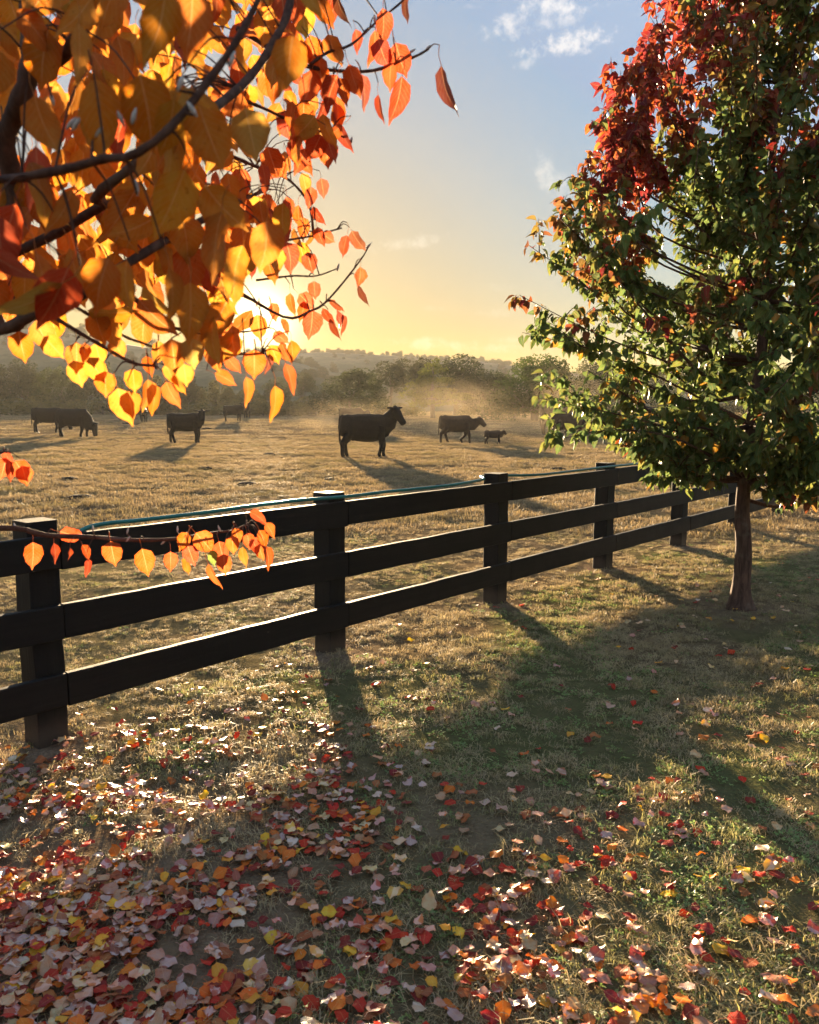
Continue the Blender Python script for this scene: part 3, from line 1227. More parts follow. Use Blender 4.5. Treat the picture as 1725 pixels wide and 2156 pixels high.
def trunk_mesh(seed, h, r, lobes, lean=0.0):
    rng = np.random.RandomState(seed)
    a = Acc()
    top = Vector((lean * h, 0, h))
    pts = spline([(0, 0, -.3), (lean * .2 * h, .05, h * .35), top], 8)
    a.add(tube_data(pts, [r * 1.25, r, r * .9, r * .8, r * .72, r * .62, r * .5, r * .35], 9, True, None, .08, rng))
    for L in lobes:
        st = pts[int(rng.randint(3, 6))]
        en = Vector(L[:3])
        mid = st.lerp(en, .5) + Vector((rng.uniform(-.3, .3), rng.uniform(-.3, .3), -.3))
        sp_ = spline([st, mid, en], 7)
        a.add(tube_data(sp_, [r * .4, r * .35, r * .3, r * .25, r * .18, r * .12, r * .06], 6))
    me = bpy.data.meshes.new('trunk')
    me.from_pydata([tuple(p) for p in a.v], [], a.f)
    me.materials.append(M_FARBARK)
    me.shade_smooth()
    return me


def lobes_round(seed, n, W, H, base, sz):
    rng = np.random.RandomState(seed)
    out = []
    for i in range(n):
        th = rng.uniform(0, 2 * pi)
        rr = W * .5 * math.sqrt(rng.uniform(.05, 1)) * .72
        t = rng.uniform(0, 1)
        z = base + (H - base) * (.18 + .70 * t)
        k = math.sqrt(max(.1, 1 - (max(0, t - .25) / .85) ** 2))
        s = sz * rng.uniform(.7, 1.25)
        out.append((rr * k * math.cos(th), rr * k * math.sin(th), z, s, s, s * .8))
    return out


PROTO = {}
# unit: metres, height about 10 m
def proto(key, seed, lobes, nf, fs, hue, trunk_h, trunk_r, droop=0.0, shell=.55):
    PROTO[key] = (crown_mesh(seed, lobes, nf, fs, hue, droop, shell), trunk_mesh(seed + 50, trunk_h, trunk_r, lobes[:9]))


proto('oak', 1, lobes_round(1, 26, 11, 9.5, 1.0, 1.9), 9000, .36, ((.026, .036, .016), (.055, .068, .026)), 5, .36)
proto('oak2', 2, lobes_round(2, 24, 9, 10, 1.2, 1.7), 8500, .34, ((.030, .038, .018), (.06, .07, .028)), 5, .32)
proto('gum', 3, lobes_round(13, 15, 8.0, 11, 4.2, 1.35), 5600, .30, ((.035, .040, .022), (.065, .07, .036)), 8, .26, .5)
proto('willow', 4, [(x, y, z, .85, .85, 2.3) for (x, y, z) in [(-2.6, 0, 3.8), (-1.4, 1.2, 5.0), (0, -.6, 6.2), (1.2, .9, 5.3), (2.4, -.3, 4.2), (.4, 1.9, 4.0), (-1, -1.7, 4.2), (1.5, -1.6, 3.6), (-3.2, .5, 2.4), (3.2, .6, 2.6)]], 6500, .36, ((.06, .062, .028), (.11, .10, .045)), 4.5, .25, 1.0)
pl = []
_r = np.random.RandomState(9)
for z, w in ((2.6, 4.6), (3.6, 5.2), (4.6, 4.6), (5.7, 4.0), (6.7, 3.0), (7.7, 2.2), (8.6, 1.3), (9.4, .7)):
    for k in range(int(3 + w)):
        th = _r.uniform(0, 2 * pi)
        rr = w * _r.uniform(.35, .85)
        pl.append((rr * math.cos(th), rr * math.sin(th), z + _r.uniform(-.4, .4), 1.25 * w / 4 + .35, 1.25 * w / 4 + .35, .42))
proto('pine', 5, pl, 10000, .28, ((.05, .065, .018), (.12, .13, .036)), 8.5, .34, 0, .35)
proto('shrub', 6, [(x, y, z, .8, .8, .75) for (x, y, z) in [(-1, 0, 1), (0, .4, 1.5), (1, -.2, 1.1), (.3, -.8, .9), (-.5, .9, .8), (1.6, .5, .7), (-1.6, -.3, .7)]], 2600, .20, ((.07, .07, .032), (.13, .12, .055)), 1.0, .07, 0, .5)
proto('bush', 7, lobes_round(17, 34, 12, 8.2, -.2, 2.1), 20000, .30, ((.028, .045, .014), (.055, .08, .022)), 4, .4)

TREES = []


def bg_tree(kind, px, ytop, ybase, depth, wscale=1.0, label='', group=None, name='tree', cat='tree', tint=(1, 1, 1), rot=0.0, hproto=10.0, color=None):
    top = at(px, ytop, depth)
    gz = tz(top.x, top.y)
    H = top.z - gz
    s = H / hproto
    cm, tm = PROTO[kind]
    root = empty(name, (top.x, top.y, gz - .05), rot)
    root.scale = (s * wscale * 1.18, s * wscale * 1.18, s)
    c = link(bpy.data.objects.new('crown', cm), root)
    c.color = (*tint, 1)
    link(bpy.data.objects.new('trunk', tm), root)
    tag(root, label, cat, group)
    TREES.append(root)
    return root


HP = {'oak': 10.4, 'oak2': 10.7, 'gum': 11.4, 'willow': 8.4, 'pine': 9.6, 'shrub': 2.2, 'bush': 9.3}
WOOD = 'trees along the far edge of the paddock'
rot_rng = np.random.RandomState(11)
tree_rows = [
    # kind, px, ytop, depth, widthscale, tint, label
    ('oak2', -150, 748, 105, 1.1, (1, 1, 1), 'dark round tree just past the left edge of the paddock tree line'),
    ('oak', -40, 745, 112, 1.0, (1, 1, 1), 'dark tree in the left corner of the far tree line'),
    ('oak2', 52, 752, 118, 1.0, (1, 1, 1), 'dark bushy tree above and left of the two grazing cows'),
    ('oak', 126, 757, 110, .9, (1, 1, .9), 'dark rounded tree right above the grazing pair'),
    ('oak2', 208, 748, 116, .95, (1, 1, 1), 'tall dark tree behind the pair of overlapping yellow leaves'),
    ('oak', 262, 800, 104, .9, (1.2, 1.1, .9), 'lower dark tree behind the largest yellow leaf'),
    ('willow', 330, 790, 100, 1.3, (1, 1, 1), 'pale willowy tree behind the cow that looks at the viewer'),
    ('oak2', 392, 782, 112, 1.1, (1, 1, 1), 'grey green hazy tree above the lone left cow'),
    ('willow', 455, 800, 104, 1.4, (1, 1, 1), 'pale drooping tree left of the small distant cow'),
    ('oak', 520, 806, 108, 1.0, (1.1, 1.05, .9), 'hazy tree directly behind the two small distant cows'),
    ('oak2', 580, 792, 116, 1.1, (1, 1, 1), 'hazy tree below the sun glare'),
    ('gum', 632, 778, 120, 1.1, (1, 1, 1), 'thin hazy tree just left of the big round one'),
    ('oak', 735, 760, 94, 1.25, (.8, .8, .8), 'big round tree veiled by dust above the brown cow'),
    ('gum', 822, 752, 104, 1.1, (.8, .8, .8), 'open crowned tree between the round tree and the light green one'),
    ('gum', 872, 744, 106, 1.2, (.8, .8, .8), 'tallest open crowned tree against the yellow sky'),
    ('oak2', 960, 743, 104, 1.4, (.75, .8, .8), 'dark tree standing behind the light green tree'),
    ('oak', 1018, 764, 100, 1.05, (.8, .85, .8), 'dark tree closing the gap right of the light green tree'),
    ('gum', 1062, 782, 128, .9, (1, 1, 1), 'small dark tree in the gap beside the big dense bush'),
    ('oak2', 1260, 748, 112, 1.1, (1, 1, 1), 'dark tree half hidden behind the green tree branches'),
    ('oak', 1360, 752, 116, 1.1, (1, 1, 1), 'dark tree seen through the middle of the green crown'),
    ('gum', 1460, 740, 120, 1.2, (1, 1, 1), 'tall tree hidden for the most part by the green crown'),
    ('oak2', 1570, 750, 112, 1.2, (1, 1, 1), 'dark far tree behind the trunk side of the green tree'),
    ('oak', 1690, 748, 116, 1.2, (1, 1, 1), 'dark far tree at the right edge behind the green tree'),
    ('oak2', 1830, 745, 112, 1.2, (1, 1, 1), 'dark far tree just past the right edge'),
    ('oak', 1980, 750, 112, 1.2, (1, 1, 1), 'round far tree well past the right edge'),
    ('gum', -300, 740, 120, 1.2, (1, 1, 1), 'open far tree well past the left edge'),
]
for (k, px, yt, dep, ws, tint, lab) in tree_rows:
    bg_tree(k, px, yt, 868, dep, ws, lab, WOOD, 'paddock_tree', 'tree', tint, rot_rng.uniform(0, 6.28), HP[k])
bg_tree('pine', 912, 757, 876, 84, 1.05, 'light green layered tree with a bare trunk, lit from behind in the dust', WOOD, 'paddock_tree', 'tree', (1.1, 1.1, 1), .8, HP['pine'])
bg_tree('bush', 1128, 733, 880, 70, 1.05, 'large dense dark green tree at the left tips of the near green tree', WOOD, 'paddock_tree', 'tree', (1, 1.05, 1), 1.9, HP['bush'])
bg_tree('pine', 1085, 826, 876, 80, 1.3, 'low light green tree at the foot of the dense dark one', WOOD, 'paddock_tree', 'tree', (1.2, 1.15, 1), 2.8, HP['pine'])
shr = [(30, 838), (90, 832), (150, 840), (215, 836), (290, 842), (350, 836), (420, 842), (500, 840), (555, 838), (610, 842), (640, 834), (665, 845), (790, 845), (845, 848), (1010, 845), (1060, 850), (1230, 842), (1300, 838), (1420, 842), (1540, 840), (1660, 840)]
SHL = ['scrubby bush at the far left foot of the tree line', 'pale bush behind the head of the farthest left cow', 'pale bush behind the grazing black cow', 'scrubby bush right of the grazing pair',
       'pale bush behind the end-on black cow', 'low bush above the rump of the lone left cow', 'low bush above the head of the lone left cow', 'pale bush right behind the small side-on cow',
       'pale bush between the small distant cows and the sun glare', 'scrubby bush in the open gap left of the dusty brown cow', 'taller pale bush left of the big round tree', 'low bush at the left foot of the big round tree',
       'low bush at the right foot of the big round tree', 'low bush left of the bare trunk of the light green tree', 'bush right of the bare trunk, above the calf', 'low bush left of the dense dark tree',
       'bush behind the thick dust at the green tree tips', 'far bush behind the left part of the green crown', 'far bush behind the middle of the green crown', 'far bush left of the near trunk', 'far bush right of the near trunk']
for i, (px, yt) in enumerate(shr):
    bg_tree('shrub', px, yt, 868, 96 + 8 * rot_rng.uniform(), 1.5, SHL[i], 'low bushes under the far trees', 'shrub', 'shrub', (1, 1, 1), rot_rng.uniform(0, 6.28), HP['shrub'])

# ------------------------------------------------------------------ hills
def hill_material():
    m, t, out = new_mat('hill_grass')
    pos = t.node('ShaderNodeNewGeometry').outputs['Position']
    n = t.noise(pos, .03, 6, .6)
    n2 = t.noise(pos, .4, 4, .6)
    c = t.mix(t.smooth(n, .4, .6), (.20, .16, .085), (.075, .075, .035))
    c = t.mix(t.math('MULTIPLY', t.smooth(n2, .5, .7), .5), c, (.05, .05, .025))
    p = principled(t, c, .95, .1, n2, .6, .4)
    t.l.new(p.outputs[0], out.inputs[0])
    return m


M_HILL = hill_material()


def hill(prof, depth, back, name='hill'):
    pxs = np.array([p[0] for p in prof], float)
    pys = np.array([p[1] for p in prof], float)
    nx, ny = 150, 26
    gx = np.linspace(pxs[0], pxs[-1], nx)
    gy = np.interp(gx, pxs, pys)
    ker = np.array([1, 2, 3, 2, 1]) / 9.0
    gy2 = np.convolve(np.pad(gy, 2, 'edge'), ker, 'valid')
    zr = np.array([at(a, b, depth).z for a, b in zip(gx, gy2)])
    xr = np.array([at(a, 863, depth).x for a in gx])
    yy = np.linspace(0, 1, ny)
    v = []
    tops = []
    for j, t in enumerate(yy):
        Y = depth - 95 + (95 + back) * t
        sh = math.sin(min(1, (t * (95 + back)) / 95) * pi / 2) if Y <= depth else math.cos((Y - depth) / back * pi / 2 * .8)
        z0 = 1.1
        X = xr
        z = z0 + (zr - z0) * sh + (fbm(X * .03, np.full(nx, Y * .03), 5, 4) - .5) * 3.0 * sh * (Y < depth) * (1 - abs(sh))
        z = np.where(t == 0, -1.0, z)
        for k in range(nx):
            v.append((X[k], Y, z[k]))
    q = []
    for j in range(ny - 1):
        for k in range(nx - 1):
            q += [j * nx + k, j * nx + k + 1, (j + 1) * nx + k + 1, (j + 1) * nx + k]
    o = big_mesh(name, np.array(v), np.array(q), 4, M_HILL, True)
    tag(o, kind='structure')
    return np.array(v).reshape(ny, nx, 3)


far = hill([(-900, 720), (-300, 730), (100, 745), (400, 760), (560, 754), (620, 747), (675, 741), (760, 747), (860, 751), (950, 761), (1030, 761), (1060, 770), (1100, 778), (1200, 792), (1700, 785), (2300, 770), (2800, 765)], 400, 90)
nearh = hill([(-900, 678), (-300, 688), (11, 697), (140, 697), (250, 722), (400, 744), (560, 754), (626, 763), (693, 782), (760, 818), (830, 866)], 285, 60)

# ------------------------------------------------------------------ geometry-node scatter
def scatter(name, pts, rots, scl, idx, protos):
    coll = bpy.data.collections.new(name + '_kinds')
    for p in protos:
        coll.objects.link(p)
    me = bpy.data.meshes.new(name)
    n = len(pts)
    me.vertices.add(n)
    me.vertices.foreach_set('co', np.asarray(pts, np.float32).ravel())
    for nm, typ, key, arr in (('rot', 'FLOAT_VECTOR', 'vector', rots), ('scl', 'FLOAT_VECTOR', 'vector', scl), ('idx', 'INT', 'value', idx)):
        at_ = me.attributes.new(nm, typ, 'POINT')
        at_.data.foreach_set(key, np.asarray(arr, np.float32 if typ != 'INT' else np.int32).ravel())
    o = link(bpy.data.objects.new(name, me))
    ng = bpy.data.node_groups.new(name, 'GeometryNodeTree')
    ng.interface.new_socket('Geometry', in_out='INPUT', socket_type='NodeSocketGeometry')
    ng.interface.new_socket('Geometry', in_out='OUTPUT', socket_type='NodeSocketGeometry')
    N = ng.nodes
    gi, go = N.new('NodeGroupInput'), N.new('NodeGroupOutput')
    iop = N.new('GeometryNodeInstanceOnPoints')
    ci = N.new('GeometryNodeCollectionInfo')
    ci.inputs['Collection'].default_value = coll
    ci.inputs['Separate Children'].default_value = True
    ci.inputs['Reset Children'].default_value = True

    def na(nm, t):
        a = N.new('GeometryNodeInputNamedAttribute')
        a.data_type = t
        a.inputs[0].default_value = nm
        return a.outputs[0]
    e2r = N.new('FunctionNodeEulerToRotation')
    Lk = ng.links.new
    Lk(gi.outputs[0], iop.inputs['Points'])
    Lk(ci.outputs[0], iop.inputs['Instance'])
    iop.inputs['Pick Instance'].default_value = True
    Lk(na('idx', 'INT'), iop.inputs['Instance Index'])
    Lk(na('rot', 'FLOAT_VECTOR'), e2r.inputs[0])
    Lk(e2r.outputs[0], iop.inputs['Rotation'])
    Lk(na('scl', 'FLOAT_VECTOR'), iop.inputs['Scale'])
    Lk(iop.outputs[0], go.inputs[0])
    md = o.modifiers.new('scatter', 'NODES')
    md.node_group = ng
    tag(o, kind='stuff')
    return o


def raw_obj(name, me):
    return bpy.data.objects.new(name, me)


# woodland on the hills
def hill_wood():
    rng = np.random.RandomState(4)
    P, S = [], []
    for grid, dens in ((far, 3400), (nearh, 700)):
        ny, nx, _ = grid.shape
        for _ in range(dens):
            j = rng.randint(6, ny - 5)
            if rng.uniform() < .45:
                j = int(np.argmax(grid[:, nx // 2, 2]))
            k = rng.randint(0, nx - 1)
            p = grid[j, k] * 1.0
            if grid is nearh and fbm(p[0] * .02, p[1] * .02, 8, 3) < .52 and not (p[0] < -110):
                continue
            P.append((p[0] + rng.uniform(-2, 2), p[1] + rng.uniform(-5, 5), p[2] - .6))
            s = rng.uniform(.10, .30) if grid is far else rng.uniform(.14, .42)
            S.append((s * 1.2, s * 1.2, s))
    n = len(P)
    rot = np.zeros((n, 3))
    rot[:, 2] = rng.uniform(0, 6.28, n)
    protos = [raw_obj('hill_tree_a', PROTO['oak'][0]), raw_obj('hill_tree_b', PROTO['oak2'][0]), raw_obj('hill_tree_c', PROTO['gum'][0])]
    o = scatter('hill_woodland', P, rot, S, rng.randint(0, 3, n), protos)
    tag(o, 'distant woodland covering the hills behind the paddock', 'woodland', kind='stuff')


hill_wood()

# ------------------------------------------------------------------ grass
def tuft_mesh(seed, n, rad, h, wd, mat, lean=.6, clover=False):
    rng = np.random.RandomState(seed)
    v, f, uv = [], [], []
    for i in range(n):
        r = rad * math.sqrt(rng.uniform())
        th = rng.uniform(0, 2 * pi)
        p = Vector((r * math.cos(th), r * math.sin(th), -.004))
        a = rng.uniform(0, 2 * pi)
        hh = h * rng.uniform(.45, 1.25)
        cidx = rng.uniform()
        if clover:
            # three round leaflets on a stalk
            top = p + Vector((rng.uniform(-.4, .4) * hh, rng.uniform(-.4, .4) * hh, hh * .8))
            lr = wd * rng.uniform(.7, 1.2)
            tilt = Vector((rng.uniform(-.5, .5), rng.uniform(-.5, .5), 1)).normalized()
            for q in range(3):
                b = a + q * 2.094
                d = Vector((math.cos(b), math.sin(b), 0))
                d = (d - tilt * d.dot(tilt)).normalized()
                e = tilt.cross(d)
                o = len(v)
                v += [top, top + d * lr * .6 + e * lr * .5, top + d * lr * 1.15 + tilt * lr * .2, top + d * lr * .6 - e * lr * .5]
                uv += [(cidx, .6), (cidx, 1), (cidx, 1), (cidx, 1)]
                f.append((o, o + 1, o + 2, o + 3))
            continue
        ln = lean * rng.uniform(.2, 1.6)
        d = Vector((math.cos(a), math.sin(a), 0))
        s = Vector((-d.y, d.x, 0)) * wd * .5 * rng.uniform(.6, 1.3)
        m = p + d * hh * ln * .35 + Vector((0, 0, hh * .6))
        t = p + d * hh * ln * 1.1 + Vector((0, 0, hh * max(.15, 1 - ln * .45)))
        o = len(v)
        v += [p - s, p + s, m - s * .8, m + s * .8, t]
        uv += [(cidx, 0), (cidx, 0), (cidx, .6), (cidx, .6), (cidx, 1)]
        f += [(o, o + 1, o + 3, o + 2), (o + 2, o + 3, o + 4)]
    me = bpy.data.meshes.new('tuft')
    me.from_pydata([tuple(p) for p in v], [], f)
    fin(me, mat, False, uv)
    return me


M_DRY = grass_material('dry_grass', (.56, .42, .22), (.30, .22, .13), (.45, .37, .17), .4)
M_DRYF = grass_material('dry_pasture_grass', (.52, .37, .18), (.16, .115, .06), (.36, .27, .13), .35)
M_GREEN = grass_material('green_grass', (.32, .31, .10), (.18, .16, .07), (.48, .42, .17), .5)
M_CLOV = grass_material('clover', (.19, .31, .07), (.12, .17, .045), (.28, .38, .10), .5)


def cand(n, y0, y1, rng, margin=1.12, power=1.0):
    """random ground points inside (a bit more than) the view wedge"""
    y = y0 + (y1 - y0) * rng.uniform(0, 1, n) ** power
    w = .505 * margin * y + .25
    x = rng.uniform(-1, 1, n) * w
    # uniform areal density: accept in proportion to width
    wmax = .505 * margin * y1 + .25
    k = rng.uniform(0, 1, n) < w / wmax
    return x[k], y[k]


def grass():
    rng = np.random.RandomState(5)
    # ---- near turf
    area = (.505 * 1.12 * 11 + .25) * 2 * (11 - 1.5)
    x, y = cand(int(area * 520), 1.5, 11, rng)
    d = np.hypot(x, y)
    thin = np.clip(1.25 - (y - 3) * .12, .35, 1)
    k = rng.uniform(0, 1, len(x)) < thin
    x, y = x[k], y[k]
    so = soilmask(x, y)
    k = rng.uniform(0, 1, len(x)) > so * .8
    x, y = x[k], y[k]
    patch = fbm(x * 5, y * 5, 61, 3)
    k = rng.uniform(0, 1, len(x)) < .22 + 1.1 * sstep(patch, .34, .62)
    x, y, patch = x[k], y[k], patch[k]
    g = greenmask(x, y)
    s = side(x, y)
    n = len(x)
    kind = rng.uniform(0, 1, n)
    is_g = kind < g * .75 + .02
    cl = is_g & (rng.uniform(0, 1, n) < np.where(g > .4, .5, .25))
    z = terrain(x, y)
    pad = s < 0
    sc = rng.uniform(.6, 1.15, n) * np.where(pad, .62, .85) * (.75 + .6 * patch)
    idx_d = rng.randint(0, 5, n)
    tw = rng.uniform(0, 6.28, n)
    tx, ty = rng.normal(0, .15, n), rng.normal(0, .15, n)

    def emit(name, sel, protos, label, cat):
        m = sel.sum()
        o = scatter(name, np.stack([x[sel], y[sel], z[sel]], 1), np.stack([tx[sel], ty[sel], tw[sel]], 1), np.stack([sc[sel]] * 3, 1), idx_d[sel] % len(protos), protos)
        tag(o, label, cat, kind='stuff')
        print(name, m)

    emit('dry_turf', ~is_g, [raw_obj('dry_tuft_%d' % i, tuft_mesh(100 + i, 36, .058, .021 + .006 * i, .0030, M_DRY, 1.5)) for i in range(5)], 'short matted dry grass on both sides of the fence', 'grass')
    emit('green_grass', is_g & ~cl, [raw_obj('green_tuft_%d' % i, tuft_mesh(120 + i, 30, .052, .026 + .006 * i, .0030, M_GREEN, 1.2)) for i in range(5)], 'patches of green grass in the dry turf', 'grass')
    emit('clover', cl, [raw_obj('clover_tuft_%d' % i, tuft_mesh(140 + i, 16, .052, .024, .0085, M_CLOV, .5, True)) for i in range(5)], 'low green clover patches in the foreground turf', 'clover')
    # ---- pasture 10 - 45 m
    area = (.505 * 1.1 * 45 + .25) * 2 * (45 - 10)
    x, y = cand(int(area * 55), 10, 45, rng, 1.08)
    thin = np.clip(1.15 - (y - 12) * .022, .3, 1)
    patch = fbm(x * 1.6, y * 1.6, 63, 4)
    k = rng.uniform(0, 1, len(x)) < thin * (.45 + 1.2 * sstep(patch, .35, .6))
    x, y, patch = x[k], y[k], patch[k]
    z = terrain(x, y)
    n = len(x)
    sc = rng.uniform(.5, 1.2, n) * (.6 + .9 * patch)
    idx_d = rng.randint(0, 5, n)
    tw = rng.uniform(0, 6.28, n)
    tx, ty = rng.normal(0, .1, n), rng.normal(0, .1, n)
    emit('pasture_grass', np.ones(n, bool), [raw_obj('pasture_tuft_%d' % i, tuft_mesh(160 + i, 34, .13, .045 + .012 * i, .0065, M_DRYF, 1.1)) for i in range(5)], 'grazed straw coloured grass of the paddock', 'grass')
    # ---- far pasture
    x, y = cand(80000, 43, 150, rng, 1.08)
    patch = fbm(x * .5, y * .5, 65, 4)
    k = rng.uniform(0, 1, len(x)) < (.2 + 1.2 * sstep(patch, .38, .6))
    x, y, patch = x[k], y[k], patch[k]
    z = terrain(x, y)
    n = len(x)
    sc = rng.uniform(.5, 1.2, n) * (.6 + .9 * patch)
    idx_d = rng.randint(0, 3, n)
    tw = rng.uniform(0, 6.28, n)
    tx = ty = np.zeros(n)
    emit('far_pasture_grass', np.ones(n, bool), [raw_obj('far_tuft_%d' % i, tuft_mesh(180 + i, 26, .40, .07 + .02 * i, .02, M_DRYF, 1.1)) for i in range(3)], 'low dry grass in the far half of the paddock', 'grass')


grass()


# ================================================================== fallen leaves
FALL_COLS = {
    'pale pink': ((.42, .24, .175), .17), 'cream': ((.50, .38, .24), .08), 'bright red': ((.42, .038, .022), .17), 'dark maroon': ((.20, .030, .028), .20),
    'orange': ((.60, .17, .03), .17), 'golden yellow': ((.66, .38, .05), .08), 'rusty brown': ((.31, .11, .048), .16)}


def fallen_leaves():
    rng = np.random.RandomState(12)
    n0 = 220000
    x = rng.uniform(-5, 6, n0)
    y = rng.uniform(.2, 12, n0)
    area = 11 * 11.8
    base = n0 / area
    dens = 1650 * np.exp(-((np.maximum(y, 1.6) - 1.6) / 1.15) ** 1.5)
    dens = dens * (1 - .80 * sstep(x + .10 * (y - 2), -.30, .65)) * (.45 + 1.1 * sstep(fbm(x * 3.2, y * 3.2, 71, 3), .36, .62))
    dens = dens + 6.0 * np.exp(-((y - 4.5) / 2.5) ** 2) * (side(x, y) > -.1) + 16 * np.exp(-((x - 3.0) ** 2 + (y - 5.9) ** 2) / 1.6) + 5 * np.exp(-((x - 1.5) ** 2 + (y - 5.6) ** 2) / 1.2)
    dens = dens * (side(x, y) > -.15)
    k = rng.uniform(0, 1, n0) < dens / base
    x, y = x[k], y[k]
    o = np.argsort(y + np.where((np.abs(x) < .51 * y + .03) & (y > 1.84), 0, 100))
    x, y = x[o], y[o]
    n = len(x)
    print('fallen leaves', n)
    names = list(FALL_COLS)
    pr = np.array([FALL_COLS[c][1] for c in names])
    pr /= pr.sum()
    tpls = []
    for i in range(8):
        r = np.random.RandomState(200 + i)
        tpls.append(leaf_template(.058, .052 * r.uniform(.85, 1.05), 7, r.uniform(-.05, .30), r.uniform(-.08, .26), r.uniform(-.06, .12), r.uniform(-.10, .13), .022, 2, 0.03, i))
    meshes = [mesh_from_tpl('fallen_leaf', t_, M_FALL_OBJ) for t_ in tpls]
    tr = [tri_template(t_) for t_ in tpls]
    M4, IDX, COLS = [], [], []
    grp = 'fallen pear leaves lying on the turf in the foreground'
    yellow_bias = np.exp(-((x - 3.0) ** 2 + (y - 5.9) ** 2) / 2.5)
    red_bias = np.exp(-((x - 1.5) ** 2 + (y - 5.6) ** 2) / 1.6)
    for i in range(n):
        ci = rng.choice(len(names), p=pr)
        if rng.uniform() < yellow_bias[i]:
            ci = names.index('golden yellow') if rng.uniform() < .6 else names.index('cream')
        elif rng.uniform() < red_bias[i]:
            ci = names.index('bright red')
        nm = names[ci]
        c = np.array(FALL_COLS[nm][0]) * rng.uniform(.75, 1.2) * np.array([1, rng.uniform(.85, 1.2), rng.uniform(.85, 1.15)])
        th = rng.uniform(0, 2 * pi)
        flip = rng.uniform() < .3
        til = abs(rng.normal(0, .20)) if rng.uniform() < .96 else rng.uniform(.3, .6)
        ta = rng.uniform(0, 2 * pi)
        Rm = Matrix.Rotation(til, 3, Vector((math.cos(ta), math.sin(ta), 0))) @ Matrix.Rotation(th, 3, 'Z') @ (Matrix.Rotation(pi, 3, 'Y') if flip else Matrix.Identity(3))
        s = rng.uniform(.55, .98)
        z = tz(x[i], y[i]) + .014 + math.sin(til) * .02 + rng.uniform(0, .014)
        # centre the blade on the point
        loc = Vector((x[i], y[i], z)) - Rm @ Vector((0, .045 * s, 0))
        loc.z = z - (Rm @ Vector((0, .045 * s, 0))).z * .9
        ti = int(rng.randint(0, 8))
        if i < 300:
            ob = link(bpy.data.objects.new('fallen_leaf', meshes[ti]))
            ob.matrix_world = m4(Rm, loc, s)
            ob.color = (*c, 1)
            zone = 'at the bottom left' if x[i] < -.28 else ('at the bottom centre' if x[i] < .33 else 'at the bottom right')
            row = ' along the lower edge' if y[i] < 2.05 else ''
            tag(ob, f'{nm} fallen leaf on the turf {zone}{row}', 'leaf', grp)
        else:
            M4.append(np.array(m4(Rm, loc, s)))
            IDX.append(ti)
            COLS.append(c)
    o = join_leaves('leaf_litter', tr, M4, IDX, COLS, M_FALL_ATT)
    tag(o, 'scattered red, pink and yellow fallen leaves over the turf', 'leaf litter', kind='stuff')


fallen_leaves()

